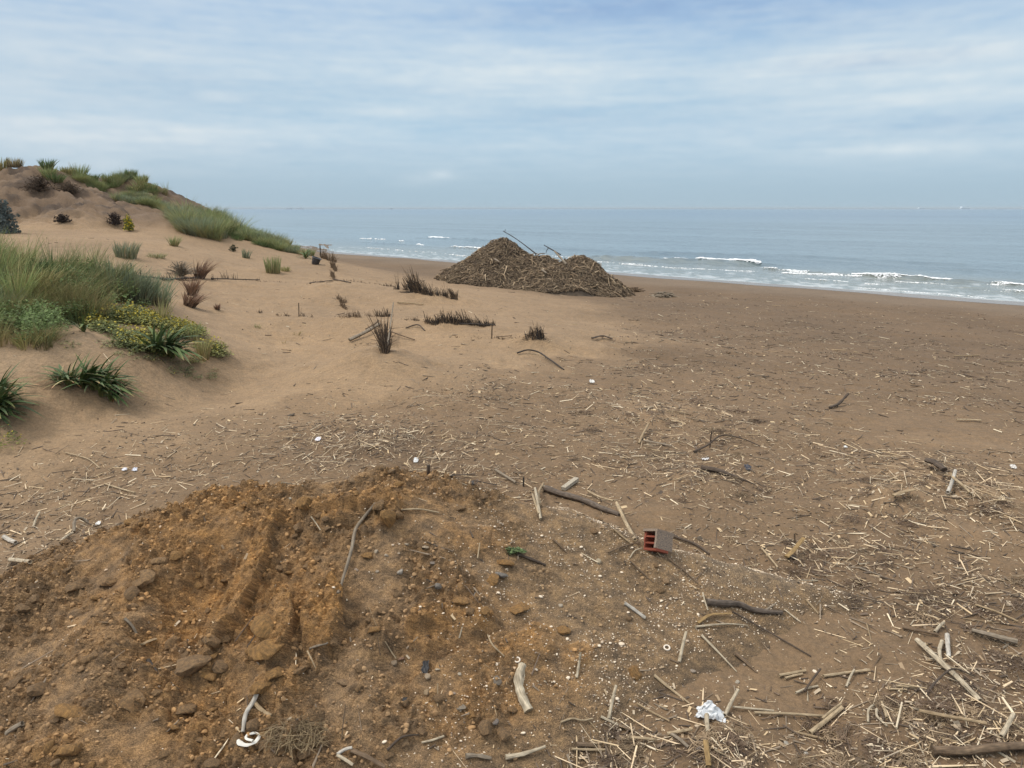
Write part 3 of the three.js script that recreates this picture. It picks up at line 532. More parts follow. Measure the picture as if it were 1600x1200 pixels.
// ───────────────────────── clods, crumbs, stones and shells of the heap ─────────────────────────
const clodShapes = [0, 1, 2, 3, 4].map((i) => rubble(2, i + 11, .8)), crumbShapes = [0, 1].map((i) => rubble(1, i + 31, .8, 7, .3));
const clodMats = [[.52, .29, .105], [.45, .275, .13], [.40, .25, .125], [.52, .34, .185]].map((c) => mat(c, .98, { map: soilMap, bumpMap: soilBump, bumpScale: .006 }));
{
  const put = (x, z, r, m, label, sx = 1, sy = 1, turn = 0, sink = .35) => { const o = part(heapThing, 'clod', clodShapes[Math.floor(R() * 5)], m, label), y = base(x, z) + dune(x, z) + heap(x, z); o.position.set(x + .9, y + r * sy * (.5 - sink), z + 4.2); o.rotation.set((R() - .5) * .6, turn || R() * 6.3, (R() - .5) * .6); o.scale.set(r * sx, r * sy, r); };
  for (const [px, py, w, k, sx, sy] of [[303, 1040, 36, 2, 1.2, .7], [345, 1040, 20, 2, 1, .8], [410, 980, 30, 0, 1.2, .9], [420, 1012, 34, 0, 1.3, .7], [398, 1022, 22, 0, 1, 1], [428, 1052, 24, 0, 1, .8], [408, 1077, 24, 0, 1, .9], [470, 1048, 22, 1, 1.2, .7], [330, 1003, 20, 1, 1, .9], [225, 905, 26, 1, 1.3, .7], [170, 908, 22, 1, 1.2, .8], [205, 928, 18, 2, 1, 1], [605, 812, 24, 0, .7, 1.5], [592, 792, 18, 1, 1, 1], [622, 806, 16, 1, 1, .9], [480, 785, 30, 0, .8, 1.1], [575, 868, 18, 0, 1, .8], [585, 985, 18, 0, 1.1, .8], [290, 1110, 24, 1, 1.2, .8], [205, 1100, 26, 1, 1.3, .7], [110, 1115, 30, 0, 1.4, .7], [105, 1175, 26, 0, 1.2, .7], [60, 1080, 22, 2, 1.2, .8], [350, 1000, 16, 1, 1, 1], [270, 1008, 18, 1, 1, 1], [118, 915, 22, 2, 1.2, .7], [250, 880, 20, 1, 1.2, .8], [790, 880, 20, 0, 1.3, .7], [770, 905, 18, 0, 1.3, .7], [880, 985, 16, 0, 1.3, .6], [993, 1052, 22, 0, .8, 1.1], [810, 950, 26, 0, 1.5, .5], [520, 1005, 16, 1, 1, .8], [385, 700, 14, 1, 1.2, .7]]) { const p = spot(px, py); put(p[0], p[2], w * .5 * pxScale(p), clodMats[k], k === 0 && w >= 30 ? 'large ochre clod' : undefined, sx, sy); }
  let n = 0, list = [[], []];
  for (let tries = 0; tries < 60000 && (n < 262 || list[0].length < 2600); tries++) {
    const x = lerp(-4.2, 1.2, R()), z = lerp(-5.1, -1.9, R()), info = {}, m = heap(x, z, info); if (m < .03) continue;
    if (R() > info.crumb * 1.1 * (x > -.4 ? .4 : 1) * (info.ochre > .75 ? .35 : 1)) continue;
    const r = .0055 / Math.pow(R() + .025, .5);
    if (r > .0165 && n < 262 && R() < .5) { n++; put(x, z, Math.min(r, .032), clodMats[info.ochre > .4 ? (R() < .7 ? 0 : 1) : R() < .55 ? 2 : 1 + Math.floor(R() * 3)], undefined, .9 + R() * .5, .7 + R() * .3, 0, .38); }
    else if (list[0].length + list[1].length < 5200) { const rr = .004 + R() * R() * .010, c = soilColor(x, z, m, info), k = .48 + R() * .28; M4.compose(V1.set(x, base(x, z) + dune(x, z) + m + rr * .3, z), QT.setFromEuler(EU.set(R() * 6, R() * 6, 0)), V2.set(rr, rr, rr)); list[Math.floor(R() * 2)].push([M4.clone().premultiply(new THREE.Matrix4().makeTranslation(.9, 0, 4.2)), c.map((v) => v * k)]); }
  }
  list.forEach((l, i) => instanced('soil_crumbs', crumbShapes[i], mat(null, .98), l, heapThing));
  // grit of broken shell and gravel on the heap and at its foot
  const grit = [];
  for (let i = 0; i < 95000; i++) {
    const x = lerp(-3.6, 2.6, R()), z = lerp(-5.2, -2.1, R()), m = heapBody(x, z);
    const want = .05 + .9 * smooth(-.9, .5, x) * smooth(-.029, .05, m) + 1.1 * smooth(.3, 1.0, x) * smooth(-4.2, -4.6, z) * smooth(-.03, .02, m);
    if (R() > want * .36 * (.4 + smooth(-.3, .4, fbm(x * 2.6, z * 2.6, 3)))) continue;
    const big = R() < .035, r = big ? .005 + R() * .006 : .0016 + R() * .0028, k = R(), c = k < .55 ? [.74, .62, .47] : k < .75 ? [.55, .40, .26] : k < .94 ? [.46, .36, .26] : [.26, .2, .15];
    M4.compose(V1.set(x, H(x, z) + r * .3, z), QT.setFromEuler(EU.set((R() - .5) * .8, R() * 6.3, (R() - .5) * .8)), V2.set(r * 1.3, r * .6, r)); grit.push([M4.clone(), c]);
  }
  tag(instanced('shell_grit', blob(0, 5, .2), mat(null, .8), grit), 'pale shell fragments and gravel strewn over the heap and its foot', 'shell grit');
}
const stoneShapes = [0, 1, 2].map((i) => rubble(2, i + 51, .8, 6, .12));
function stone(px, py, w, c, label, name = 'stone', sy = .8, cat = 'stone', rough = .8) { const p = spot(px, py), r = w * .37 * pxScale(p), o = top(new THREE.Mesh(stoneShapes[Math.floor(R() * 3)], mat(mix3(c, [.36, .25, .15], .28), rough, { map: soilMap })), name); o.position.set(p[0], p[1] + r * sy * .15, p[2]); o.rotation.set((R() - .5) * .8, R() * 6, (R() - .5) * .8); o.scale.set(r, r * sy, r * .9); return tag(o, label, cat); }
stone(625, 894, 11, [0.63, 0.58, 0.50], 'small angular white stone on the heap right of the long curved stick', 'white_stone', 1.1);
stone(685, 916, 14, [0.26, 0.25, 0.23], 'blue-grey stone with a pale face on the front of the heap', 'grey_stone', .95);
stone(783, 898, 24, [0.24, 0.24, 0.23], 'flat dark grey stone below the green sprout', 'grey_stone', .45);
stone(588, 862, 8, [0.62, 0.52, 0.38], 'round cream pebble left of the angular white stone', 'pebble');
stone(604, 868, 8, [0.65, 0.55, 0.42], 'pale pebble pair just above the angular white stone', 'pebble');
stone(557, 891, 9, [0.44, 0.34, 0.26], 'pinkish brown pebble beside the lower end of the curved stick', 'pebble');
stone(590, 893, 8, [0.48, 0.40, 0.30], 'flat tan pebble between the curved stick and the white stone', 'pebble');
stone(636, 851, 9, [0.60, 0.49, 0.35], 'pale pebble uphill from the angular white stone', 'pebble');
stone(665, 855, 14, [0.58, 0.46, 0.32], 'long cream shell piece lying above the blue-grey stone', 'shell_piece', .5, 'shell');
stone(676, 880, 9, [0.30, 0.26, 0.23], 'small grey pebble above the blue-grey stone', 'pebble');
stone(742, 927, 14, [0.55, 0.52, 0.46], 'flat whitish flake on the ochre ledge of the heap', 'flake', .35);
stone(627, 1030, 12, [0.40, 0.22, 0.14], 'reddish pebble left of the black scrap', 'red_pebble');
stone(616, 1036, 11, [0.32, 0.24, 0.16], 'brown pebble touching the reddish pebble', 'pebble');
stone(668, 1057, 11, [0.55, 0.43, 0.30], 'cream triangular pebble under the black scrap', 'pebble');
stone(684, 1046, 9, [0.69, 0.60, 0.46], 'white clam shell right of the black scrap', 'clam_shell', .5, 'shell');
stone(718, 1053, 7, [0.69, 0.60, 0.46], 'white shell on the slope right of the black scrap', 'clam_shell', .5, 'shell');
stone(667, 1082, 13, [0.44, 0.31, 0.17], 'rounded ochre stone below the black scrap', 'ochre_stone');
stone(721, 1107, 17, [0.32, 0.28, 0.22], 'grey stone left of the bone-like driftwood', 'grey_stone', .7);
stone(777, 1064, 16, [0.29, 0.25, 0.20], 'half-buried grey stone uphill of the bone-like driftwood', 'grey_stone', .5);
stone(774, 1128, 12, [0.23, 0.21, 0.20], 'dark grey pebble below the bone-like driftwood', 'grey_pebble', .7);
stone(876, 946, 8, [0.67, 0.58, 0.45], 'white shell bit alone on the right slope of the heap', 'shell_piece', .6, 'shell');
stone(935, 878, 11, [0.67, 0.57, 0.40], 'small cream chip on the slope below the broken brick', 'chip', 1.2);
stone(1083, 1049, 10, [0.46, 0.39, 0.32], 'pinkish grey pebble right of the upright cane stub', 'pebble');
stone(1152, 1066, 8, [0.63, 0.57, 0.46], 'small whitish cube-like pebble above the white bag', 'pebble');
stone(1229, 1162, 9, [0.74, 0.69, 0.59], 'bright white oval pebble among canes right of the bag', 'white_pebble', .8);
stone(1259, 1178, 9, [0.72, 0.67, 0.58], 'second white oval pebble, lower and further right of the bag', 'white_pebble', .8);
stone(1090, 1172, 14, [0.21, 0.17, 0.14], 'dark round nut in the litter below the white bag', 'nut', 1, 'nut');
stone(1094, 843, 11, [0.13, 0.11, 0.08], 'dark oval pebble on the pale crest right of the brick', 'dark_pebble', .7);
stone(308, 779, 7, [0.65, 0.56, 0.42], 'cream pebble on the left crest of the heap', 'pebble');
stone(454, 779, 6, [0.65, 0.56, 0.42], 'cream pebble under the crest left of the peak', 'pebble');
stone(455, 649, 13, [0.09, 0.07, 0.05], 'dark lump of wood lying on the sand track behind the heap', 'dark_lump', .6, 'lump');
for (const [px, py, label] of [[808, 1032, 'white ring shell on the heap above the bone-like driftwood'], [1042, 1013, 'cream ring shell on the sand right of the heap']]) { const p = spot(px, py), r = 4 * pxScale(p), o = top(new THREE.Mesh(new THREE.TorusGeometry(r, r * .3, 7, 18), mat([.76, .66, .54], .6)), 'ring_shell'); o.position.set(p[0], p[1] + r * .3, p[2]); o.rotation.set(-1.2, 0, .3); tag(o, label, 'shell'); }
{ const p = spot(970, 1006), r = 6 * pxScale(p), o = top(new THREE.Mesh(new THREE.SphereGeometry(1, 14, 8, 0, 6.283, 0, 1.4), mat([.68, .55, .40], .6, { side: THREE.DoubleSide })), 'clam_shell'); o.scale.set(r, r * .45, r * .7); o.position.set(p[0], p[1] - .002, p[2]); tag(o, 'cream clam shell on bare sand at the right foot of the heap', 'shell'); }

// ───────────────────────── brick, bag, rope, scraps ─────────────────────────
{ // a broken end of a hollow clay brick: outer walls with two ribs, one end broken off at a slant
  const p = spot(1016, 862), o = thing('broken_brick', p, 'broken hollow red clay brick with a pale dusty face near the heap crest', 'brick');
  const W = .115, Hh = .098, D = .09, t = .011, red = mat([.27, .072, .04], .95, { bumpMap: soilBump, bumpScale: .002 }), dusty = mat([.48, .37, .28], .95, { map: soilMap });
  // plates run along x; their right and lower ends are broken off raggedly
  const plate = (w, h, d, x, y, z, jag = .04) => { const g = new THREE.BoxGeometry(w, h, d, 6, 4, 4), q = g.attributes.position; for (let i = 0; i < q.count; i++) { const X = q.getX(i), Y = q.getY(i) + y, Z = q.getZ(i) + z; if (X > w * .3) q.setX(i, X - jag * (.5 + .5 * perlin(Y * 40, Z * 40 + 3)) * 1.4); if (X < -w * .3) q.setX(i, X + jag * .5 * (.5 + .5 * perlin(Y * 30 + 8, Z * 30))); } g.translate(x, y, z); g.computeVertexNormals(); return g.toNonIndexed(); };
  const inner = D - 2 * t - .001;
  part(o, 'brick_body', mergeGeometries([plate(W * .96, Hh - 2 * t - .001, t, 0, Hh / 2, -D / 2 + t / 2), plate(W * .9, t, D, -.004, t / 2, 0, .03), plate(W * .9, t * .7, inner, -.002, Hh * .36, 0), plate(W * .9, t * .7, inner, -.002, Hh * .66, 0)]), red);
  part(o, 'dusty_face', mergeGeometries([plate(W, Hh - 2 * t - .001, t, 0, Hh / 2, D / 2 - t / 2, .008), plate(W, t, D, 0, Hh - t / 2, 0, .008)]), dusty, 'pale dusty outer face');
  o.rotation.set(-.34, .66, -.46, 'YXZ'); o.scale.setScalar(1.38); o.position.y -= .004; o.position.x += .04;
}
{ // white plastic bag, crumpled into a small tent
  const p = spot(1110, 1118), s = pxScale(p), g = new THREE.PlaneGeometry(1, 1, 36, 36), q = g.attributes.position;
  for (let i = 0; i < q.count; i++) { const u = q.getX(i), v = q.getY(i), e = Math.hypot(u * 1.1, v), pk = Math.max(0, 1 - e * 1.9); q.setXYZ(i, u * 44 * s * (1 - .25 * v) + fbm(v * 5, u * 5, 3) * 4 * s, pk * 24 * s + Math.abs(fbm(u * 3 + 2, v * 3, 3)) * 9 * s * (1 - e * .6) + 1.5 * s, -v * 26 * s + fbm(u * 6, v * 6 + 7, 3) * 5 * s); }
  g.computeVertexNormals();
  const o = top(new THREE.Mesh(g, new THREE.MeshPhysicalMaterial({ color: lin(.80, .82, .83), roughness: .4, transmission: .2, thickness: 0, side: THREE.DoubleSide })), 'plastic_bag'); o.position.set(...p); o.scale.setScalar(.86); o.rotation.y = -.3; tag(o, 'crumpled white plastic bag lying on the reed litter in the foreground', 'plastic bag');
}
{ const p = spot(388, 1163), s = pxScale(p), pts = [[-14, 4, -3], [-10, 5, 3], [0, 4, 6], [10, 5, 2], [13, 8, -6], [6, 8, -12], [-4, 7, -9], [-2, 9, 0], [8, 9, 4]].map((a) => [a[0] * s, a[1] * s, a[2] * s]);
  const o = top(new THREE.Mesh(stick(pts, 3.4 * s, 1.8 * s, { sides: 7, seg: 40, rough: .5, seed: 8, flat: .7 }), mat([.68, .65, .58], .8, { vertexColors: true })), 'white_rag_loop'); o.position.set(...p); tag(o, 'knotted white cloth loop at the foot of the forked white stick', 'rag'); }
function scrap(name, label, px, py, w, h, c, seed, cat) { const p = spot(px, py + h * .4), s = pxScale(p), g = new THREE.PlaneGeometry(1, 1, 14, 14), q = g.attributes.position; for (let i = 0; i < q.count; i++) { const u = q.getX(i), v = q.getY(i); q.setXYZ(i, (u + .18 * fbm(v * 3 + seed, u * 3, 2)) * w * s * (1 - .4 * Math.abs(v + .1 * seed % .3)), (.12 + .22 * fbm(u * 4 + seed, v * 4, 3)) * w * s + (v + .5) * h * s * .5, -(v + .12 * fbm(u * 4, v * 3 + seed, 2)) * h * s * 1.2); } g.computeVertexNormals(); const o = top(new THREE.Mesh(g, mat(c.map((v) => v * .88), .6, { side: THREE.DoubleSide })), name); o.scale.setScalar(.7); o.position.set(p[0], p[1] + .004, p[2]); return tag(o, label, cat); }
scrap('black_scrap', 'crumpled black plastic scrap on the front slope of the heap', 665, 1040, 15, 26, [.03, .03, .032], 3, 'plastic scrap');
scrap('black_scrap', 'small black scrap below the ochre stone on the heap', 632, 1094, 12, 10, [.03, .03, .03], 8, 'plastic scrap');
scrap('white_scrap', 'white paper scrap on the sand behind the heap crest', 497, 685, 11, 9, [.84, .82, .86], 5, 'litter');
scrap('white_scrap', 'white plastic scrap behind the heap peak, by the dark stub', 650, 717, 10, 12, [.74, .75, .74], 6, 'litter');
scrap('white_scrap', 'left white scrap of a close pair behind the heap\'s left side', 195, 733, 10, 6, [.8, .8, .84], 7, 'litter');
scrap('white_scrap', 'right bluish white scrap of a close pair behind the heap\'s left side', 211, 733, 10, 7, [.76, .79, .88], 2, 'litter');
scrap('white_scrap', 'white crumpled scrap on the open sand in the middle of the beach', 925, 595, 11, 8, [.82, .8, .76], 11, 'litter');
scrap('white_scrap', 'white scrap on the heap\'s left edge below the reed litter', 154, 817, 9, 7, [.82, .8, .76], 12, 'litter');
scrap('white_scrap', 'thin white scrap left of the dark stump in mid beach', 1102, 718, 16, 4, [.82, .8, .78], 14, 'litter');
scrap('white_scrap', 'small white scrap on the rim of the bare sand patch', 1321, 698, 7, 4, [.85, .84, .8], 15, 'litter');
scrap('white_scrap', 'pale shredded scrap near the right edge beyond the litter mound', 1583, 729, 12, 7, [.8, .76, .7], 16, 'litter');
scrap('dark_scrap', 'dark blue-grey scrap in mid beach right of the dark stump', 1168, 729, 14, 12, [.07, .07, .085], 9, 'plastic scrap');

// ───────────────────────── single sticks and canes, each where the photograph shows it ─────────────────────────
const C1 = { hollow: true, node: 2, rough: .05 }, C2 = { hollow: true, node: 4, rough: .05 };
lying('long_curved_stick', 'long curved grey-brown stick hanging down the middle of the heap', [[587, 788], [570, 812], [556, 835], [551, 862], [543, 892], [535, 914], [528, 929]], 6.6, 'grey', { lift: [.0, .015, .025, .03, .03, .02, .0], sides: 10, seg: 40 });
{ const m = lying('forked_white_stick', 'forked bleached white stick at the lower left foot of the heap', [[405, 1086], [398, 1104], [385, 1124], [380, 1148]], 8, 'white', { lift: [.03, .03, .025, .01], taper: .8, sides: 10 });
  const a = spot(398, 1104), b = spot(408, 1114), c = spot(424, 1121), p = m.position; const f = (q, l) => [q[0] - p.x, q[1] - p.y + l, q[2] - p.z];
  part(m, 'side_branch', stick([f(a, .022), f(b, .02), f(c, .008)], .011, .008, { seed: 4 }), WOOD.cane); }
{ const m = lying('driftwood_log', 'thick dark driftwood log along the right crest of the heap', [[852, 768], [876, 777], [908, 785], [940, 798], [968, 806]], 12, 'log', { lift: [.015, .02, .015, .01, 0], taper: .75, sides: 12, seg: 30, rough: .16 });
  const a = spot(845, 764), p = m.position; part(m, 'broken_end', stick([[a[0] - p.x, a[1] - p.y + .03, a[2] - p.z], [.02, .03, 0], [.05, .03, .01]], .012, .024, { seed: 9, rough: .4 }), WOOD.grey, 'pale splintered end'); }
{ const a = spot(880, 767), b = spot(901, 753), L = Math.hypot(b[0] - a[0], b[1] - a[1], b[2] - a[2]), o = top(new THREE.Mesh(new THREE.BoxGeometry(.045, .03, L), mat([.62, .55, .44], .85, { map: grainMap, bumpMap: grainMap, bumpScale: .002 })), 'white_wood_block'); o.position.set((a[0] + b[0]) / 2, (a[1] + b[1]) / 2 + .025, (a[2] + b[2]) / 2); o.lookAt(b[0], b[1] + .03, b[2]); tag(o, 'white squared wood offcut behind the dark driftwood log', 'wood block'); }
lying('bone_like_driftwood', 'bone-like curved bleached driftwood stuck in the front foot of the heap', [[816, 1048], [810, 1070], [815, 1094], [826, 1114]], 15, 'pale', { taper: 1.1, lift: [.02, .02, .015, 0], sides: 12, seg: 24, rough: .15, patch: .5, category: 'driftwood' });
{ const m = lying('driftwood_branch', 'wavy grey driftwood branch on the sand right of the heap', [[1103, 945], [1128, 948], [1152, 948], [1176, 957], [1203, 959], [1222, 960]], 13, 'log', { taper: .6, lift: [.01, .01, .01, .01, .005, .005], sides: 12, seg: 34, rough: .25, patch: .5, category: 'driftwood' });
  const a = spot(1196, 957), b = spot(1213, 951), p = m.position; part(m, 'side_branch', stick([[a[0] - p.x, a[1] - p.y + .015, a[2] - p.z], [b[0] - p.x, b[1] - p.y + .04, b[2] - p.z]], .009, .004, { seed: 5 }), WOOD.grey); }
lying('driftwood_pole', 'thick brown driftwood pole at the bottom right of the beach', [[1455, 1181], [1500, 1182], [1560, 1176], [1615, 1173]], 13, 'brown', { taper: .9, lift: [.02, .02, .02, .02], sides: 12, seg: 34, rough: .12, node: 3, patch: .6, category: 'driftwood' });
lying('long_cane', 'longest pale cane, lying diagonally in the litter at lower right', [[1432, 1007], [1458, 1034], [1492, 1066], [1530, 1102]], 8.5, 'pale', { ...C2, lift: [.02, .03, .03, .02], taper: .8, node: 6, seg: 40 });
lying('split_cane', 'split cane lying against the lower end of the longest cane', [[1502, 1072], [1516, 1088], [1532, 1100]], 5, 'pale', { ...C1, lift: [.03, .03, .02] });
lying('white_cane', 'thick white cane joint standing out right of the longest cane', [[1479, 998], [1480, 1015], [1482, 1034]], 7, 'white', { ...C1, lift: [.02, .02, .02], node: 3 });
lying('white_cane', 'shorter white cane joint just left of the thick white one', [[1471, 1008], [1467, 1022], [1469, 1036]], 6, 'pale', { ...C1, lift: [.02, .02, .01] });
lying('bent_dark_stick', 'bent dark stick crossing over the longest cane', [[1446, 1087], [1465, 1072], [1488, 1064], [1522, 1065]], 5, 'dark', { taper: .4, lift: [0, .04, .07, .03], sides: 8, seg: 24 });
lying('brown_cane', 'long brown cane in the litter mound above the thick pole', [[1434, 1126], [1480, 1132], [1540, 1140]], 6, 'cane', { ...C2, lift: [.05, .04, .03], node: 5 });
lying('pale_cane', 'thick pale cane pointing up right, at the lower right of the bag', [[1265, 1150], [1288, 1132], [1315, 1112]], 8, 'straw', { ...C1, lift: [.01, .01, .02] });
lying('thin_pale_cane', 'thin cane leaning along the thick pale cane right of the bag', [[1284, 1129], [1298, 1118], [1313, 1108]], 4, 'straw', { ...C1, lift: [.02, .025, .03] });
lying('long_thin_cane', 'long thin straight cane running right from the white bag', [[1178, 1117], [1230, 1120], [1290, 1125]], 4.5, 'straw', { ...C1, lift: [.01, .015, .02] });
lying('pale_cane', 'pale cane between the white bag and the long thin cane', [[1144, 1108], [1178, 1111], [1209, 1114]], 4, 'pale', { ...C1, lift: [.01, .01, .01] });
lying('pale_cane', 'short thick pale cane leaning against the right side of the bag', [[1132, 1122], [1142, 1106], [1152, 1092]], 6.5, 'pale', { ...C1, lift: [.01, .03, .05] });
lying('pale_cane', 'thick pale cane pointing towards the viewer below the bag', [[1104, 1121], [1104, 1134], [1106, 1148]], 8, 'pale', { ...C1, lift: [.02, .02, .01] });
lying('tapered_cane', 'tapered straw cane lying diagonally up left of the white bag', [[1022, 1059], [1048, 1080], [1077, 1102]], 6, 'straw', { taper: .45, node: 2, lift: [.01, .01, .01] });
lying('straw_cane', 'straw cane lying level and left below the white bag', [[1042, 1152], [1062, 1148], [1081, 1146]], 6, 'straw', { ...C1, lift: [.015, .015, .02] });
lying('straw_cane', 'greyish cane slanting down right under the white bag', [[1049, 1151], [1062, 1161], [1076, 1172]], 6, 'grey', { ...C1, lift: [.01, .015, .01] });
lying('straw_cane', 'cane slanting towards the bag from the left litter', [[995, 1105], [1020, 1118], [1046, 1130]], 3.5, 'cane', { ...C1, lift: [.02, .015, .01] });
lying('upright_cane', 'pale cane piece leaning up out of the dark litter left of the bag', [[951, 1124], [956, 1106], [962, 1088]], 6, 'pale', { ...C1, lift: [.0, .03, .06] });
lying('split_reed', 'broad brown split reed at the bottom edge below the bag', [[1102, 1168], [1104, 1184], [1107, 1204]], 10, 'golden', { lift: [.03, .03, .02], flat: .35, rough: .1 });
lying('straw_cane', 'pale cane across the litter left of the broad split reed', [[984, 1159], [1004, 1160], [1026, 1161]], 5, 'straw', { ...C1, lift: [.02, .02, .015] });
lying('stub_cane', 'upright pale cane stub on bare sand right of the heap', [[1061, 1036], [1066, 1018], [1071, 1003]], 6, 'pale', { ...C1, lift: [.0, .03, .06] });
lying('bark_chip', 'dark bark chip under the upright pale cane stub', [[1047, 1031], [1054, 1034], [1062, 1037]], 5, 'brown', { flat: .5, category: 'bark', lift: [.0, .0, .0] });
lying('light_cane', 'light grey cane joint alone on the right slope of the heap', [[976, 945], [992, 956], [1008, 968]], 7, 'white', { ...C1, lift: [.005, .005, .005], node: 2 });
lying('dark_twig', 'long thin dark twig running down right from the wavy branch', [[1144, 961], [1180, 980], [1220, 1001], [1267, 1027]], 3.5, 'dark', { taper: .6, lift: [.02, .015, .01, .005] });
lying('pale_cane', 'pale cane lying level below the wavy driftwood branch', [[1086, 983], [1120, 980], [1146, 978], [1168, 980]], 4.5, 'pale', { taper: .4, node: 3, lift: [.01, .015, .01, .01] });
lying('golden_leaf_sheath', 'golden brown dried cane sheath below the wavy driftwood branch', [[1090, 977], [1108, 967], [1142, 964]], 7, 'golden', { flat: .35, lift: [.01, .02, .02], taper: .7, category: 'cane sheath' });
lying('pale_cane', 'straight tapered pale cane pointing down right beside the stub', [[1096, 996], [1122, 1022], [1151, 1051]], 5, 'pale', { taper: .35, node: 2, lift: [.01, .01, .005] });
lying('club_stick', 'dark club-shaped stick on the bare sand right of the stub', [[1149, 1025], [1163, 1036], [1183, 1052]], 7, 'brown', { taper: .35, lift: [.01, .01, .0] });
lying('thin_pale_reed', 'thin pale reed standing across the left end of the wavy branch', [[1098, 929], [1101, 944], [1106, 959]], 3, 'pale', { lift: [.01, .02, .02] });
lying('thin_pale_reed', 'thin pale reed at the right end of the wavy branch', [[1225, 955], [1238, 965], [1251, 975]], 3, 'pale', { lift: [.01, .01, .01] });
lying('pale_cane', 'pale forked reed above and right of the wavy branch', [[1190, 859], [1202, 873], [1215, 889]], 3.5, 'straw', { lift: [.01, .01, .01] });
lying('pale_cane', 'upper of two parallel pale canes in the middle of the lower right sand', [[1217, 1059], [1238, 1055], [1259, 1051]], 5, 'straw', { ...C1, lift: [.01, .01, .01] });
lying('pale_cane', 'lower of two parallel pale canes in the middle of the lower right sand', [[1226, 1063], [1240, 1059], [1254, 1056]], 4, 'straw', { ...C1, lift: [.01, .01, .01] });
lying('pale_cane', 'long pale cane to the right of the two parallel canes', [[1286, 1060], [1320, 1055], [1358, 1050]], 5, 'straw', { ...C2, lift: [.01, .01, .01] });
lying('pale_cane', 'pale cane crossing under the long one right of the parallel canes', [[1322, 1074], [1328, 1063], [1334, 1052]], 4, 'pale', { ...C1, lift: [.0, .02, .02] });
lying('dark_twig', 'dark twig crossing a pale reed left of the thick pale cane', [[1256, 1086], [1268, 1071], [1281, 1056]], 4, 'dark', { lift: [.02, .03, .04] });
lying('pale_reed', 'pale reed under the dark crossing twig', [[1243, 1086], [1260, 1079], [1278, 1075]], 4, 'pale', { ...C1, lift: [.01, .01, .01] });
lying('pale_cane', 'upper level cane of a pair left of the longest cane', [[1400, 1075], [1420, 1076], [1440, 1077]], 4, 'straw', { ...C1, lift: [.01, .01, .01] });
lying('pale_cane', 'lower level cane of a pair left of the longest cane', [[1388, 1080], [1402, 1080], [1417, 1081]], 3.5, 'straw', { ...C1, lift: [.01, .01, .01] });
lying('white_cane', 'cream cane standing at the right end of the litter mound, bottom right', [[1563, 1158], [1572, 1146], [1580, 1134]], 7, 'pale', { ...C1, lift: [.02, .04, .06] });
lying('dark_cane', 'dark-topped cane above the upper end of the longest cane', [[1410, 984], [1436, 990], [1466, 995]], 5, 'brown', { taper: .7, lift: [.01, .015, .01] });
lying('pale_cane', 'short pale cane touching the dark-topped cane', [[1460, 991], [1467, 984], [1474, 978]], 5, 'pale', { ...C1, lift: [.01, .02, .02] });
lying('thin_twig', 'thin brown twig high in the lower right litter, slanting down', [[1396, 942], [1420, 956], [1446, 972]], 3, 'brown', { lift: [.01, .02, .01] });
lying('thin_reed', 'long thin reed slanting down near the right edge', [[1524, 948], [1556, 961], [1590, 974]], 3.5, 'cane', { lift: [.01, .02, .01] });
lying('gnarled_branch', 'gnarled grey branch near the right edge above the litter mound', [[1518, 991], [1542, 1000], [1564, 1006], [1588, 1010]], 7, 'grey', { taper: 1.3, rough: .3, lift: [.02, .03, .03, .02], category: 'driftwood' });
lying('bent_white_reed', 'bent white reed in the sand left of the litter mound', [[1365, 1105], [1356, 1116], [1356, 1132]], 4, 'pale', { lift: [.01, .02, .01] });
lying('bent_white_reed', 'second bent white reed, right beside the first', [[1369, 1114], [1370, 1126], [1386, 1138]], 4, 'pale', { lift: [.02, .02, .01] });
lying('short_cane', 'short upright-looking pale cane right of the two bent reeds', [[1377, 1100], [1381, 1114], [1385, 1128]], 4.5, 'straw', { ...C1, lift: [.01, .02, .02] });
lying('crest_cane', 'pale cane leaning against the left side of the broken brick', [[963, 796], [975, 822], [992, 849]], 6.5, 'straw', { ...C2, lift: [.05, .05, .02], node: 3 });
lying('crest_cane', 'thin pale cane joining the log to the brick cane', [[918, 773], [936, 782], [958, 792]], 4, 'straw', { ...C1, lift: [.03, .03, .05] });
lying('crest_cane', 'leftmost of the canes hanging from the log\'s splintered end', [[832, 778], [837, 793], [842, 806]], 4, 'straw', { ...C1, lift: [.03, .02, .01] });
lying('crest_cane', 'middle and longest cane hanging from the log\'s splintered end', [[836, 772], [840, 792], [845, 814]], 4.5, 'pale', { ...C1, lift: [.05, .03, .01] });
lying('crest_cane', 'bent cane hanging from the log\'s splintered end, on the right', [[849, 763], [843, 775], [843, 794]], 5, 'cane', { lift: [.04, .05, .02] });
lying('brick_twig', 'brown twig lying below the left of the brick', [[959, 830], [972, 841], [986, 852]], 4, 'cane', { lift: [.01, .01, .01] });
lying('brick_twig', 'twig pointing left from the foot of the brick', [[951, 866], [972, 857], [1000, 852]], 3, 'brown', { lift: [.01, .01, .02] });
lying('curly_twig', 'curly pale twig dangling below the broken brick', [[984, 872], [992, 863], [1003, 859]], 2.5, 'pale', { lift: [.0, .01, .01] });
lying('thin_twig', 'long thin twig on the slope right below the brick', [[1043, 875], [1066, 892], [1090, 914]], 3, 'brown', { lift: [.01, .01, .01] });
lying('thin_twig', 'thin twig slanting down the slope left below the brick', [[984, 879], [1002, 896], [1021, 911]], 3, 'brown', { lift: [.01, .01, .0] });
lying('dark_branch', 'dark branch on the pale crest to the right of the brick', [[1043, 836], [1062, 846], [1086, 853], [1108, 868]], 6, 'dark', { taper: .5, rough: .25, lift: [.01, .02, .01, .01] });
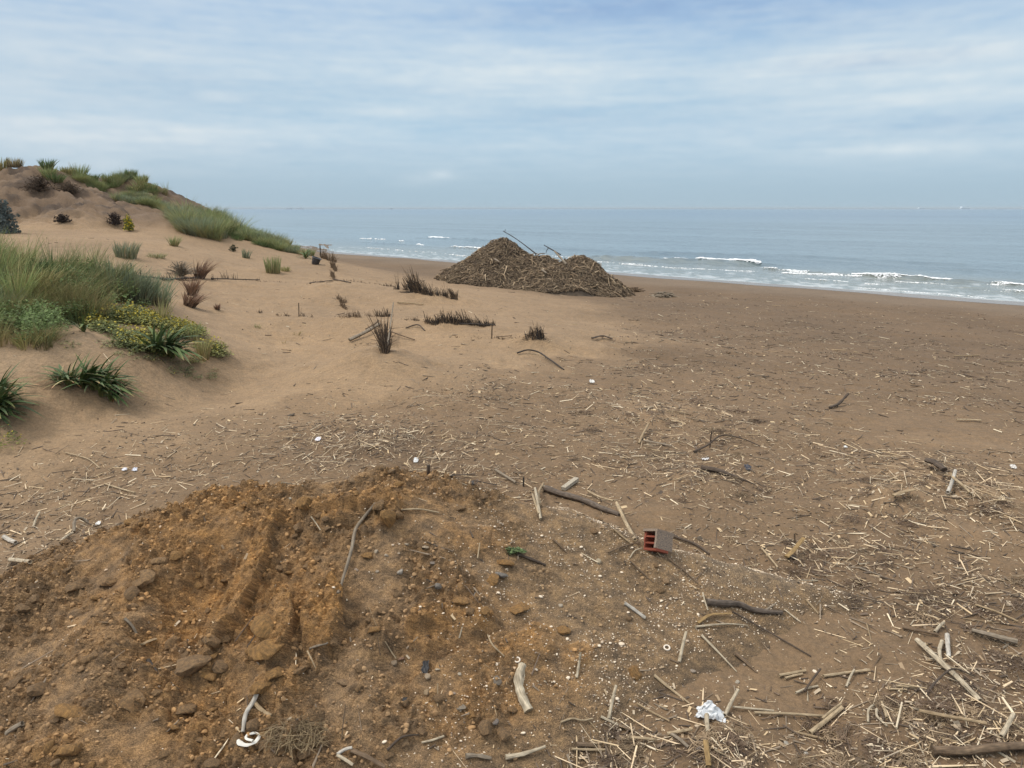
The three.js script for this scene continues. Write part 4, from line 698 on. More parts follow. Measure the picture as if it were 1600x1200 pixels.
lying('brown_stick', 'short brown stick half-way down the slope left of the brick', [[864, 846], [874, 855], [885, 864]], 4, 'brown', { lift: [.01, .01, .0] });
lying('dark_root', 'dark crooked root under the green sprout on the heap', [[808, 868], [824, 875], [840, 880], [852, 884]], 6, 'dark', { rough: .35, lift: [.005, .01, .005, 0] });
lying('pale_reed', 'pale reed lying level near the top of the heap, right of the curved stick', [[627, 801], [655, 801], [686, 804]], 3.5, 'straw', { lift: [.015, .02, .01] });
lying('pale_reed', 'pale reed lying left of the heap\'s peak', [[440, 757], [456, 758], [473, 761]], 3, 'pale', { lift: [.01, .01, .01] });
lying('thin_reed', 'thin pale reed below the ochre clod left of the peak', [[486, 810], [493, 819], [501, 829]], 2.5, 'pale', { lift: [.01, .01, .0] });
lying('pale_reed', 'pale knotted reed below the broken ochre blocks', [[485, 1017], [499, 1012], [513, 1008]], 4.5, 'grey', { ...C1, lift: [.01, .01, .01] });
lying('pale_reed', 'pale tapering reed below the knotted reed', [[481, 1021], [487, 1033], [495, 1047]], 4, 'straw', { taper: .4, lift: [.01, .01, .0] });
lying('grey_chip', 'grey wooden chip on the left slope of the heap', [[195, 970], [206, 980], [214, 991]], 6, 'grey', { taper: .6, flat: .5, lift: [.01, .01, .0] });
lying('tan_chip', 'flat tan wood chip on the left slope of the heap', [[223, 1011], [233, 1006], [244, 1002]], 8, 'cane', { flat: .35, lift: [.01, .01, .01] });
lying('grey_cane', 'grey cane joint at the far lower left of the heap', [[12, 1148], [24, 1142], [36, 1135]], 9, 'grey', { ...C1, lift: [.0, .01, .01] });
lying('dark_bark', 'dark bark sliver in the left slope of the heap', [[231, 1032], [241, 1045], [251, 1056]], 7, 'black', { taper: .4, flat: .5, lift: [.0, .0, .0] });
lying('thin_reed', 'thin upright-looking reed on the lower heap left of the grey stone', [[684, 1074], [684, 1090], [684, 1107]], 2.5, 'cane', { lift: [.02, .01, .01] });
lying('thin_reed', 'thin reed on the slope above the black scrap', [[602, 1006], [610, 1019], [619, 1032]], 2.5, 'straw', { lift: [.01, .01, .01] });
lying('hole_stake', 'pale stake sticking out of a dark hole on the right slope', [[901, 1060], [904, 1048], [907, 1036]], 5, 'pale', { ...C1, lift: [.0, .03, .06] });
lying('thin_reed', 'thin broken reed above the white ring shell', [[762, 995], [770, 1011], [788, 1026]], 3, 'straw', { lift: [.01, .01, .0] });
lying('small_driftwood', 'pale driftwood sliver at the bottom edge, centre', [[790, 1188], [815, 1183], [852, 1173]], 9, 'pale', { taper: .5, rough: .25, lift: [.01, .01, .02], category: 'driftwood' });
lying('small_driftwood', 'grey driftwood lump at the bottom edge left of the pale sliver', [[728, 1186], [746, 1185], [768, 1189]], 9, 'grey', { taper: .6, rough: .3, lift: [.01, .01, .01], category: 'driftwood' });
lying('wavy_twig', 'wavy pale twig on the sand above the dark stub', [[876, 1132], [895, 1126], [910, 1129], [926, 1126]], 3.5, 'straw', { lift: [.01, .01, .01, .01] });
lying('dark_stub', 'short thick dark wood stub at the bottom edge', [[900, 1168], [913, 1168], [927, 1169]], 9, 'brown', { lift: [.01, .01, .01], rough: .15 });
lying('pale_cane', 'pale cane lying below the short thick dark stub', [[893, 1174], [920, 1175], [946, 1175]], 4.5, 'straw', { ...C1, lift: [.01, .01, .01] });
lying('dark_stick', 'curved dark stick on the sand at the bottom, right of the hay', [[605, 1173], [628, 1157], [659, 1148]], 5, 'dark', { taper: .5, lift: [.0, .015, .0] });
lying('pale_reed', 'pale reed right of the curved dark stick', [[659, 1164], [676, 1160], [694, 1155]], 4, 'pale', { ...C1, lift: [.01, .01, .015] });
lying('dark_cane', 'dark thick cane running off the bottom edge below the hay', [[550, 1180], [574, 1190], [602, 1203]], 9, 'brown', { lift: [.02, .02, .01], flat: .6 });
lying('pale_cane', 'pale bent cane over the dark cane at the bottom edge', [[527, 1186], [540, 1181], [551, 1178]], 6, 'white', { lift: [.02, .03, .03] });
lying('pale_cane', 'pale cane running off the bottom edge left of the dark cane', [[527, 1187], [538, 1193], [552, 1203]], 6, 'pale', { lift: [.02, .02, .02] });
lying('red_twig', 'thin reddish twig standing up right of the hay', [[534, 1156], [537, 1136], [541, 1116]], 2.2, 'brown', { lift: [.0, .03, .05] });
lying('white_cane', 'thick white cane at the left edge behind the heap', [[6, 842], [15, 847], [25, 851]], 7, 'white', { ...C1, lift: [.01, .01, .01] });
lying('white_cane', 'thick white cane in the litter pile at the left edge', [[17, 880], [32, 882], [48, 884]], 7, 'pale', { ...C1, lift: [.02, .02, .02] });
lying('pale_reed', 'pale slanting reed standing on the sand at the far left', [[52, 824], [57, 815], [63, 806]], 3.5, 'pale', { lift: [.0, .02, .03] });
lying('pale_reed', 'long pale reed behind the left side of the heap', [[164, 758], [186, 765], [211, 772]], 3, 'straw', { lift: [.01, .01, .01] });
lying('thin_reed', 'thin long reed on the open sand below the strappy plants', [[102, 709], [126, 715], [140, 720], [156, 733]], 2, 'straw', { lift: [.01, .01, .01, .01] });
lying('twisted_root', 'grey twisted root at the left edge of the heap', [[116, 834], [119, 822], [128, 818], [138, 819]], 5, 'grey', { rough: .3, lift: [.01, .05, .04, .01], category: 'driftwood' });
lying('pale_reed', 'pale reed in front of the twisted grey root', [[95, 851], [104, 843], [114, 837]], 5, 'pale', { ...C1, lift: [.01, .02, .02] });
lying('bark_strip', 'dark bark strip just behind the heap peak on the right', [[705, 747], [722, 744], [742, 743]], 6, 'dark', { flat: .5, lift: [.01, .01, .01], category: 'bark' });
lying('bark_strip', 'dark bark strip lying further right along the crest', [[738, 760], [752, 757], [776, 760]], 6, 'black', { flat: .5, lift: [.01, .02, .01], category: 'bark' });
lying('grey_branch', 'grey forked branch behind the crest left of the log', [[774, 738], [790, 748], [806, 758]], 5, 'grey', { lift: [.02, .02, .02], category: 'driftwood' });
lying('crooked_branch', 'crooked dark branch lying in mid beach beyond the log', [[1084, 708], [1105, 702], [1128, 692], [1158, 694], [1188, 699]], 4, 'dark', { taper: .5, lift: [.01, .04, .08, .06, .01], seg: 24, category: 'driftwood' });
lying('flat_stick', 'flat pale-ended stick left of the crooked dark branch', [[1006, 692], [1028, 696], [1049, 700]], 5, 'grey', { flat: .6, lift: [.02, .02, .02] });
lying('leaning_stick', 'short stick leaning up left of the flat pale-ended stick', [[998, 694], [1004, 684], [1012, 673]], 5, 'cane', { lift: [.0, .03, .06] });
lying('curved_branch', 'long curved black branch lying on the smooth sand in mid beach', [[808, 554], [824, 552], [838, 555], [856, 564], [881, 578]], 3.2, 'black', { lift: [.02, .05, .06, .04, 0], seg: 28, taper: .8, category: 'driftwood' });
lying('plank', 'pale plank lying alone on the beach at right', [[1494, 659], [1512, 659], [1532, 660]], 4, 'straw', { flat: .6, taper: 1, lift: [.02, .02, .02], category: 'plank' });
lying('driftwood_piece', 'dark driftwood piece tilted up on the beach beyond the bare patch', [[1296, 639], [1310, 635], [1324, 630]], 5, 'dark', { rough: .3, lift: [.01, .03, .12], category: 'driftwood' });
lying('thin_pole', 'thin pale pole lying flat far down the right of the beach', [[1490, 558], [1510, 558], [1530, 557]], 2, 'cane', { lift: [.02, .02, .02] });
lying('thin_pole', 'thin pale pole running off the right edge of the beach', [[1562, 567], [1585, 567], [1606, 568]], 1.8, 'cane', { lift: [.02, .02, .02] });
lying('dark_driftwood', 'dark flat driftwood on the sand right of the small brush clump', [[925, 531], [942, 529], [957, 532]], 5, 'dark', { rough: .35, flat: .6, lift: [.02, .04, .02], category: 'driftwood' });
lying('stump_root', 'dark tapering root trunk in mid beach right of the log', [[1096, 737], [1120, 740], [1150, 748], [1182, 758]], 12, 'dark', { taper: .15, rough: .3, lift: [.02, .02, .01, 0], category: 'driftwood' });
lying('stump_root', 'dark broken stump in the litter mound at right', [[1447, 730], [1460, 736], [1474, 743]], 13, 'dark', { taper: .8, rough: .3, flat: .7, lift: [.05, .06, .04], category: 'driftwood' });
lying('bleached_root', 'brown curled bark in the small dark pile right of the brick', [[1228, 876], [1240, 868], [1254, 858]], 9, 'golden', { flat: .4, rough: .2, lift: [.02, .04, .08], category: 'bark' });
stone(1236, 872, 20, [.065, .05, .038], 'black wet wood lump in the small dark pile right of the brick', 'wood_lump', .6, 'wood lump', .95);
lying('broken_board', 'tan broken board in the litter left of the mound at right', [[1394, 783], [1410, 779], [1428, 777]], 8, 'cane', { flat: .4, lift: [.04, .05, .06], category: 'board' });
lying('white_cane', 'white cane standing out of the litter mound at right', [[1480, 776], [1486, 764], [1490, 753]], 6, 'white', { ...C1, lift: [.03, .06, .1] });
lying('pale_cane', 'pale cane slanting down the litter mound at right', [[1486, 762], [1500, 770], [1514, 777]], 4.5, 'straw', { ...C1, lift: [.09, .07, .04] });
standing('vertical_twig', 'thin dark twig standing upright on the crest left of the log', 818, 760, 15, 0, 3, 'black');
standing('dark_stub', 'short dark stake standing behind the heap peak', 669, 741, 15, 1, 6, 'dark', { category: 'stake' });
standing('vertical_twig', 'thin dark twig standing up from the crooked branch', 1109, 700, 27, 1, 2.2, 'dark');
standing('vertical_twig', 'dark twig standing by the small dark pile right of the brick', 1242, 850, 16, -2, 3, 'brown');
// ───────────────────────── the great heap of reeds by the water ─────────────────────────
const pileGround = spot(800, 452), pileD = 25.9;
{
  const at = (px, D) => { const d = dirOf(px, 400), k = D / -d[2]; return [d[0] * k, -D]; };
  const P1 = at(786, 26.2), P2 = at(905, 25.2), PM = at(845, 25.5), PF = at(880, 24.6), cx = P1[0], cz = P1[1];
  const g0 = ground(cx, cz);
  const cone = (x, z, p, h, k, r = .3) => h - k * (Math.sqrt((x - p[0]) ** 2 + (z - p[1]) ** 2 + r * r) - r);
  const pileH = (x, z) => {
    const a = cone(x, z, P1, 1.66, .74, .2), b = cone(x, z, P2, 1.24, .82, .4), c = cone(x, z, PM, 1.20, .74, .4), d = cone(x, z, PF, .95, .6, .5), k = 11;
    return Math.log(Math.exp(a * k) + Math.exp(b * k) + Math.exp(c * k) + Math.exp(d * k)) / k - .06 + fbm(x * 1.6, z * 1.6, 3) * .12 + fbm(x * 5, z * 5, 2) * .05;
  };
  const Y = (x, z) => ground(x, z, false) + Math.max(-.06, pileH(x, z));
  const o = thing('reed_heap', [cx, g0, cz], 'large two-humped heap of brown reeds and driftwood standing by the water', 'reed heap');
  const pos = [], col = [], idx = [], n = 120, st = .062, half = n * st / 2, ox = cx + .8, oz = cz + .4;
  for (let j = 0; j <= n; j++) for (let i = 0; i <= n; i++) { const x = ox - half + i * st, z = oz - half + j * st; pos.push(x - cx, Y(x, z) - g0 - .03, z - cz); const v = .8 + fbm(x * 9, z * 9, 2) * .4; col.push(v, v, v); }
  for (let j = 0; j < n; j++) for (let i = 0; i < n; i++) { const x = ox - half + (i + .5) * st, z = oz - half + (j + .5) * st; if (pileH(x, z) < -.1) continue; const a = j * (n + 1) + i; idx.push(a, a + n + 1, a + 1, a + 1, a + n + 1, a + n + 2); }
  part(o, 'packed_core', geom(pos, idx, col), mat([.085, .062, .042], 1, { vertexColors: true }));
  const reedShapes = [1, 2, 3].map((s) => stick([[-.5, 0, 0], [0, .03 * s, .02 * (s - 2)], [.5, 0, 0]], .02, .014, { sides: 5, seg: 4, seed: s, node: 0 }));
  const tones = [[.27, .19, .115], [.34, .245, .15], [.19, .13, .08], [.44, .33, .21], [.12, .083, .053], [.24, .175, .115]], mats = tones.map((t) => mat(t, .95, { vertexColors: true }));
  const lie = (L) => { for (; ;) { const a = R() * 6.283, rr = Math.sqrt(R()) * 2.9, x = PM[0] + Math.cos(a) * rr * 1.35 - .1, z = PM[1] + Math.sin(a) * rr * .95, h = pileH(x, z); if (h < -.02) continue; const ya = R() * 6.283, dx = Math.cos(ya) * L * .45, dz = Math.sin(ya) * L * .45, ya0 = Y(x - dx, z - dz), y1 = Y(x + dx, z + dz); const tilt = Math.atan2(y1 - ya0, L * .9) * .9 + (R() - .5) * .7; return [x, (ya0 + y1) / 2 + .005 + R() * .05, z, -ya, tilt]; } };
  for (let i = 0; i < 290; i++) { const L = .15 + Math.pow(R(), 3) * .5, q = lie(L), m = part(o, 'reed', reedShapes[i % 3], mats[Math.floor(R() * 6)]); m.position.set(q[0] - cx, q[1] - g0 + .02, q[2] - cz); m.rotation.set(0, q[3], q[4], 'YZX'); const t = .4 + R() * .75; m.scale.set(L, t, t); }
  const small = stick([[-.5, 0, 0], [.5, 0, 0]], .02, .015, { sides: 4, seg: 1, seed: 4 }), list = [];
  for (let i = 0; i < 26000; i++) { const L = .04 + Math.pow(R(), 2.4) * .24, q = lie(L), t = .25 + R() * .5, c = tones[Math.floor(R() * 6)], k = .36 + R() * .52; M4.compose(V1.set(q[0] - cx, q[1] - g0, q[2] - cz), QT.setFromEuler(EU.set(0, q[3], q[4], 'YZX')), V2.set(L, t, t)); list.push([M4.clone(), c.map((v) => v * k)]); }
  EU.order = 'XYZ';
  instanced('loose_reeds', small, mat(null, .95, { vertexColors: true }), list, o);
  // branches and planks that stick out of it
  const S = pxScale([PM[0], .5, PM[1]]), pt = (px, py, D) => { const d = dirOf(px, py), k = D / -d[2]; return [d[0] * k, EYE.y + d[1] * k, d[2] * k]; };
  const branch = (name, label, list, w, wood, fork, cat = 'branch') => { const q = list.map((a) => pt(...a)), b = q[0], m = top(new THREE.Mesh(stick(q.map((p) => [p[0] - b[0], p[1] - b[1], p[2] - b[2]]), w * S * .5, w * S * .3, { rough: .2, seed: list[0][0], seg: 16 }), WOOD[wood]), name); m.position.set(...b); tag(m, label, cat); if (fork) { const f = fork.map((a) => pt(...a)); part(m, 'fork', stick(f.map((p) => [p[0] - b[0], p[1] - b[1], p[2] - b[2]]), w * S * .3, w * S * .18, { seed: 3 }), WOOD[wood]); } };
  branch('forked_branch', 'forked dark branch sticking out of the higher hump of the reed heap', [[838, 397, 25.0], [816, 380, 25.4], [800, 369, 25.8], [786, 361, 26]], 1.8, 'black', [[793, 365, 25.9], [789, 362, 26], [790, 358, 26]]);
  branch('forked_branch', 'dark branch with a prop at the saddle between the two humps', [[876, 398, 24.9], [864, 391, 25.1], [850, 383, 25.3]], 2.0, 'black', [[857, 387, 25.2], [854, 392, 25.2], [853, 396, 25.2]]);
  branch('pale_plank', 'pale plank leaning on the lower hump of the reed heap', [[885, 413, 24.15], [876, 403, 24.5], [866, 392, 24.9]], 3.6, 'grey', null, 'plank');
  branch('pale_plank', 'short pale board in the middle of the reed heap front', [[847, 422, 23.9], [854, 427, 23.75]], 4, 'grey', null, 'plank');
  branch('pale_plank', 'short pale board high on the left hump of the reed heap', [[773, 405, 24.9], [780, 409, 24.7]], 3.4, 'grey', null, 'plank');
  // lesser piles beside it
  for (const [px, py, w, h, label] of [[1036, 464, 30, 8, 'small low heap of pale reeds to the right of the great reed heap'], [990, 456, 22, 7, 'little dark heap of brush at the right foot of the great reed heap']]) {
    const p = spot(px, py), s = pxScale(p), t = thing('small_reed_heap', p, label, 'reed heap'), l = [], gs = [];
    for (let i = 0; i < 70; i++) { const L = (.15 + R() * .4), x = (R() + R() - 1) * w * s * .6, z = (R() + R() - 1) * .35, y = Math.max(0, 1 - Math.abs(x) / (w * s * .5)) * h * s * R(), a = R() * 3.14; gs.push(stick([[x - Math.cos(a) * L / 2, y, z - Math.sin(a) * L / 2], [x, y + .03, z], [x + Math.cos(a) * L / 2, y + (R() - .5) * .1, z + Math.sin(a) * L / 2]], .013, .01, { sides: 4, seg: 3, seed: i })); }
    const pm = part(t, 'reeds', mergeGeometries(gs), px < 1000 ? WOOD.brown : WOOD.grey); pm.userData.kind = 'stuff';
  }
}

// ───────────────────────── broken brush fences on the low dunes ─────────────────────────
// segments: [px, py, px, py, height in pixels, stems per metre]
function brush(label, segs, o = {}) {
  const p0 = spot(segs[0][0], segs[0][1]), t = thing(o.name ?? 'brush_fence', p0, label, o.category ?? 'brush fence'), gs = [];
  for (const [a, b, c, d, h, dens] of segs) {
    const p = spot(a, b), q = spot(c, d), L = Math.hypot(q[0] - p[0], q[2] - p[2]), s = pxScale(p), n = Math.max(3, Math.round(L * dens * 2.1));
    for (let i = 0; i < n; i++) {
      const f = R(), x = lerp(p[0], q[0], f) + (R() - .5) * .06, z = lerp(p[2], q[2], f) + (R() - .5) * .12, y = H(x, z) - .04, hh = .84 * h * s * (.25 + .95 * Math.pow(R(), 1.5) * (1 - .45 * Math.abs(2 * f - 1))) * (.6 + .8 * smooth(-.4, .4, fbm(f * 5 + a, 3, 3))) + .04, lx = (R() - .5) * .5 * hh + (o.lean ?? -.12) * hh + (f - .5) * (o.fan ?? .25) * hh, lz = (R() - .5) * .35 * hh;
      const r = (o.r ?? .0085) * (.5 + R());
      const down = R(), fx = down < .10 ? (R() - .5) * 1.6 * hh : down < .28 ? lx + (R() - .5) * .9 * hh : lx, fy = down < .10 ? .03 : down < .28 ? hh * (.55 + R() * .35) : hh; gs.push(stick([[x - p0[0], y - p0[1], z - p0[2]], [x - p0[0] + lx * .45, y - p0[1] + (down < .1 ? .05 : hh * .55), z - p0[2] + lz * .5], [x - p0[0] + fx, y - p0[1] + fy + (down < .1 ? .03 : 0), z - p0[2] + lz]], r, r * .3, { sides: 3, seg: 3, seed: i }));
    }
  }
  part(t, 'brush_stems', mergeGeometries(gs.filter((g, i) => i % 5 < 3)), WOOD[o.wood ?? 'dark']).userData.kind = 'stuff'; const rest = gs.filter((g, i) => i % 5 >= 3); if (rest.length) part(t, 'brush_stems', mergeGeometries(rest), WOOD.brown).userData.kind = 'stuff';
  for (const [a, b, c, d, w] of o.rails ?? []) { const p = spot(a, b), q = spot(c, d), s = pxScale(p); part(t, 'rail', stick([p, [(p[0] + q[0]) / 2, (p[1] + q[1]) / 2, (p[2] + q[2]) / 2], q].map((v, i) => [v[0] - p0[0], v[1] - p0[1] + .03 + (o.railUp ?? 0), v[2] - p0[2]]), w * s * .5, w * s * .4, { seed: a % 13, rough: .2 }), WOOD[o.wood ?? 'dark']); }
  for (const [a, b, h, w] of o.stakes ?? []) { const p = spot(a, b), s = pxScale(p); part(t, 'stake', stick([[p[0] - p0[0], p[1] - p0[1] - .05, p[2] - p0[2]], [p[0] - p0[0] + h * s * .05, p[1] - p0[1] + h * s, p[2] - p0[2]]], w * s * .5, w * s * .4, { seed: a % 17, seg: 4 }), WOOD[o.wood ?? 'dark']); }
  return t;
}
brush('low collapsed brush fence just right of the grassy hump', [[204, 435, 312, 438, 7, 26], [205, 434, 222, 435, 15, 14], [258, 438, 312, 438, 9, 26]], { rails: [[204, 433, 262, 438, 3.4], [255, 439, 316, 435, 3]], stakes: [[206, 434, 20, 2], [220, 435, 12, 2]], wood: 'black' });
brush('row of short dark stubs continuing the collapsed fence to the right', [[330, 437, 338, 437, 9, 30], [345, 436, 358, 436, 13, 46], [365, 437, 370, 437, 12, 40], [372, 437, 404, 439, 5, 20], [402, 438, 406, 438, 10, 40]], { wood: 'black', rails: [[330, 437, 406, 439, 1.6]] });
brush('thin buried fence line running across the middle of the sand', [[408, 440, 440, 441, 3, 22], [480, 445, 520, 440, 4, 24], [520, 438, 600, 446, 4, 26], [598, 446, 624, 450, 5, 30]], { wood: 'dark', rails: [[484, 444, 522, 439, 1.6], [522, 438, 548, 443, 2]] });
brush('brush fence curving up the sand towards the sea', [[502, 403, 512, 406, 15, 70], [510, 406, 526, 410, 16, 85], [519, 416, 525, 424, 14, 70], [519, 428, 522, 437, 11, 50]], { wood: 'brown', r: .011 });
brush('two dark brush spikes at the left end of the tall fence row', [[616, 452, 618, 452, 14, 90], [621, 452, 624, 452, 26, 130]], { wood: 'black' });
brush('tall dark brush clump of the fence left of the reed heap', [[633, 453, 639, 454, 20, 130], [644, 456, 658, 458, 33, 190], [658, 458, 677, 461, 20, 190]], { wood: 'black', lean: -.3 });
brush('two-part brush clump at the right end of the tall fence row', [[682, 461, 688, 462, 18, 120], [692, 462, 700, 464, 22, 150], [707, 467, 714, 468, 19, 160]], { wood: 'black', lean: -.2 });
brush('wide dense brush clump in the middle fence row', [[666, 504, 672, 504, 19, 170], [674, 505, 714, 506, 17, 230], [690, 504, 712, 505, 20, 120]], { wood: 'black', lean: -.15, rails: [[672, 506, 742, 509, 2.2]] });
brush('swept brush clump at the right end of the middle fence row', [[718, 506, 738, 507, 22, 210], [736, 507, 764, 509, 13, 210], [764, 508, 773, 509, 14, 120]], { wood: 'black', lean: -.35, rails: [[718, 508, 774, 510, 2]] });
brush('small pointed brush clump standing alone on a sand hump', [[823, 527, 835, 527, 14, 220], [834, 527, 849, 528, 24, 300]], { wood: 'black', lean: -.05 });
brush('low buried fence line left of the small pointed brush clump', [[690, 526, 760, 529, 3, 16], [762, 529, 822, 529, 4, 22], [850, 529, 862, 534, 4, 30]], { wood: 'brown', stakes: [[768, 529, 20, 2.4]], rails: [[775, 529, 800, 527, 1.6]] });
brush('row of short tufts and a thin stake in front of the buried line', [[434, 493, 452, 494, 5, 40], [466, 494, 468, 494, 14, 60], [472, 494, 480, 495, 8, 60], [485, 496, 488, 496, 6, 60], [404, 489, 410, 489, 7, 70]], { wood: 'dark', stakes: [[467, 494, 20, 1.8]] });
brush('low brush tuft with loose reeds left of the bound bundle', [[533, 495, 548, 496, 8, 90], [545, 494, 563, 496, 15, 120], [572, 493, 584, 495, 9, 70]], { wood: 'brown', r: .005 });
brush('slanting line of brush spikes above the low brush tuft', [[529, 466, 536, 474, 9, 60], [534, 478, 541, 484, 12, 60], [539, 472, 540, 473, 10, 80]], { wood: 'brown' });
brush('short brush remains between the bundle and the wide clump', [[588, 494, 612, 494, 14, 110], [628, 499, 640, 500, 4, 50], [645, 500, 654, 501, 8, 90]], { wood: 'dark' });
brush('tall bound bundle of brush standing on a small sand mound', [[597, 549, 606, 551, 66, 330], [594, 538, 608, 540, 50, 200], [600, 530, 608, 532, 42, 160]], { name: 'brush_bundle', category: 'brush bundle', wood: 'dark', lean: -.04, r: .007, fan: .5 });
lying('bundle_pole', 'pale pole leaning against the right of the bound brush bundle', [[604, 549], [610, 530], [616, 508]], 3.6, 'grey', { lift: [.02, .2, .42], category: 'pole' });
lying('squared_pole', 'thick grey pole lying left of the bound brush bundle', [[546, 535], [568, 527], [594, 517]], 7, 'grey', { lift: [.03, .06, .12], category: 'pole', sides: 6 });
lying('buried_branch', 'half-buried dark branch behind the thick grey pole', [[572, 517], [584, 513], [592, 508]], 4, 'brown', { lift: [.02, .06, .08], category: 'branch' });
lying('thin_pole', 'thin pole pointing right from the bound brush bundle', [[610, 525], [628, 529], [648, 533]], 2.5, 'brown', { lift: [.08, .05, .02], category: 'pole' });
lying('thin_pole', 'pale thin pole lying between the two fence rows', [[621, 475], [640, 476], [662, 478]], 2.4, 'cane', { lift: [.03, .03, .03], category: 'pole' });
lying('dark_twig', 'dark twig on the sand right of the bound bundle', [[634, 513], [652, 511], [664, 517]], 2.5, 'dark', { lift: [.0, .04, .0] });
standing('marker_pole', 'thin dark pole standing at the edge of the dune near the water', 501, 402, 18, 0, 1.8, 'black', { category: 'pole' });
// dry fronds
for (const [px, py, h, w, lean, label] of [[312, 434, 28, 30, .55, 'tall dry brown frond tuft right of the collapsed fence'], [300, 461, 26, 22, .15, 'dry brown frond tuft in the middle of three on the sand'], [296, 478, 22, 34, .7, 'flattened dry brown frond tuft on the sand, lowest of three'], [245, 477, 12, 16, 0, 'small dry brown frond tuft at the edge of the grass'], [340, 484, 10, 8, .2, 'smallest dry brown tuft alone on the sand']]) {
  const p = spot(px, py), s = pxScale(p), o = thing('dry_frond_tuft', p, label, 'dry frond'), r = rng(px);
  part(o, 'fronds', blades(Math.round(60 + w * 2), { h: h * s, spread: w * s * .22, lean: .55, wind: [lean, 0], width: .014, foot: [.13, .085, .06], tip: [.24, .15, .10], dry: 0, vary: .5, segs: 3 }, r), dryStem).userData.kind = 'stuff';
}
{ // bucket half buried
  const p = spot(492, 413), s = pxScale(p), o = thing('buried_bucket', p, 'dark grey plastic bucket half buried in the sand below the agave-like plant', 'bucket');
  const g = new THREE.LatheGeometry([[.0, -.02], [5, -.02], [6.5, 10], [7, 10], [7, 9], [6.2, 9], [4.8, .5], [0, .5]].map(([x, y]) => new THREE.Vector2(Math.max(0, x) * s, y * s)), 24);
  part(o, 'bucket_body', g, mat([.06, .06, .065], .6, { side: THREE.DoubleSide })); part(o, 'rim', new THREE.TorusGeometry(7 * s, .5 * s, 6, 24).rotateX(Math.PI / 2).translate(0, 10 * s, 0), mat([.09, .09, .095], .5)); o.rotation.z = -.35;
}

// ───────────────────────── plants ─────────────────────────
const GREEN = { foot: [.30, .23, .11], tip: [.28, .32, .14] }, GREY = { foot: [.22, .20, .12], tip: [.235, .275, .18] }, OLIVE = { foot: [.36, .28, .13], tip: [.35, .33, .145] }, DEEP = { foot: [.14, .13, .06], tip: [.13, .185, .07] };
const tuftR = rng(404), grassKinds = [
  blades(80, { h: .66, spread: .13, lean: .5, width: .005, wind: [.25, .05], ...GREEN, dry: .16, droop: .7, vary: .45 }, tuftR), blades(80, { h: .56, spread: .15, lean: .6, width: .005, wind: [.2, .1], ...OLIVE, dry: .28, droop: .7, vary: .45 }, tuftR), blades(60, { h: .55, spread: .16, lean: .5, width: .0065, wind: [.12, 0], ...GREY, dry: .08 }, tuftR), blades(60, { h: .4, spread: .16, lean: .6, width: .007, wind: [.1, 0], ...DEEP, dry: .08 }, tuftR)];
const areaPoly = (pts, extra = []) => polygon([...pts.map(flat), ...extra]);
function sow(poly, box, n, f) { const out = grassKinds.map(() => []); for (let i = 0; i < n; i++) { const x = lerp(box[0], box[1], tuftR()), z = lerp(box[2], box[3], tuftR()); if (!poly(x + fbm(x * 1.2, z * 1.2, 2) * .35, z + fbm(x * 1.2 + 9, z * 1.2, 2) * .35)) continue; const q = f(x, z); if (!q) continue; const [k, s] = q; M4.compose(V1.set(x, H(x, z) - .03, z), QT.setFromEuler(EU.set((tuftR() - .5) * .2, tuftR() * .9 - .45, (tuftR() - .5) * .2)), V2.set(s * (.8 + tuftR() * .4), s * (.55 + tuftR() * .6) * (.75 + .55 * smooth(-.3, .35, fbm(x * 1.7, z * 1.7 + 20, 2))), s)); const t = (.62 + tuftR() * .55) * (.8 + .4 * smooth(-.3, .3, fbm(x * 1.3 + 30, z * 1.3, 2))); out[k].push([M4.clone(), [t, t * (.96 + tuftR() * .08), t * .97]]); } return out; }
{
  // the grassy hump at left: its near edge as the photograph shows it, its far edge behind the crest
  const edge = [[0, 538], [60, 532], [112, 522], [128, 494], [170, 478], [215, 484], [248, 490], [222, 464]].map(flat), tail = [[-8.2, -12.2], [-9.4, -14.2], [-13, -15], [-15, -11], [-9, -7.6]];
  const poly = polygon([...edge, ...tail]), out = sow(poly, [-15, -4, -16, -7], 4300, (x, z) => { const n = fbm(x * .55 + 3, z * .55, 3); if (fbm(x * 1.1, z * 1.1 + 7, 2) < -.30) return null; const front = smooth(-10.5, -8.5, z); const big = lerp(1.02, .66, smooth(-11.5, -8.8, z)); return n > .22 ? [2, .95 * big] : n > -.05 ? [0, big] : n > -.3 ? [1, .92 * big] : [3, big]; });
  out.forEach((l, k) => { if (l.length) { const o = instanced('dune_grass', grassKinds[k], leafy, l); tag(o, ['tall green dune grass covering the hump at left', 'yellowish dry dune grass mixed into the hump at left', 'grey-green dune grass on the back of the hump at left', 'short dark green grass between the tall grass of the hump'][k], 'grass'); } });
}
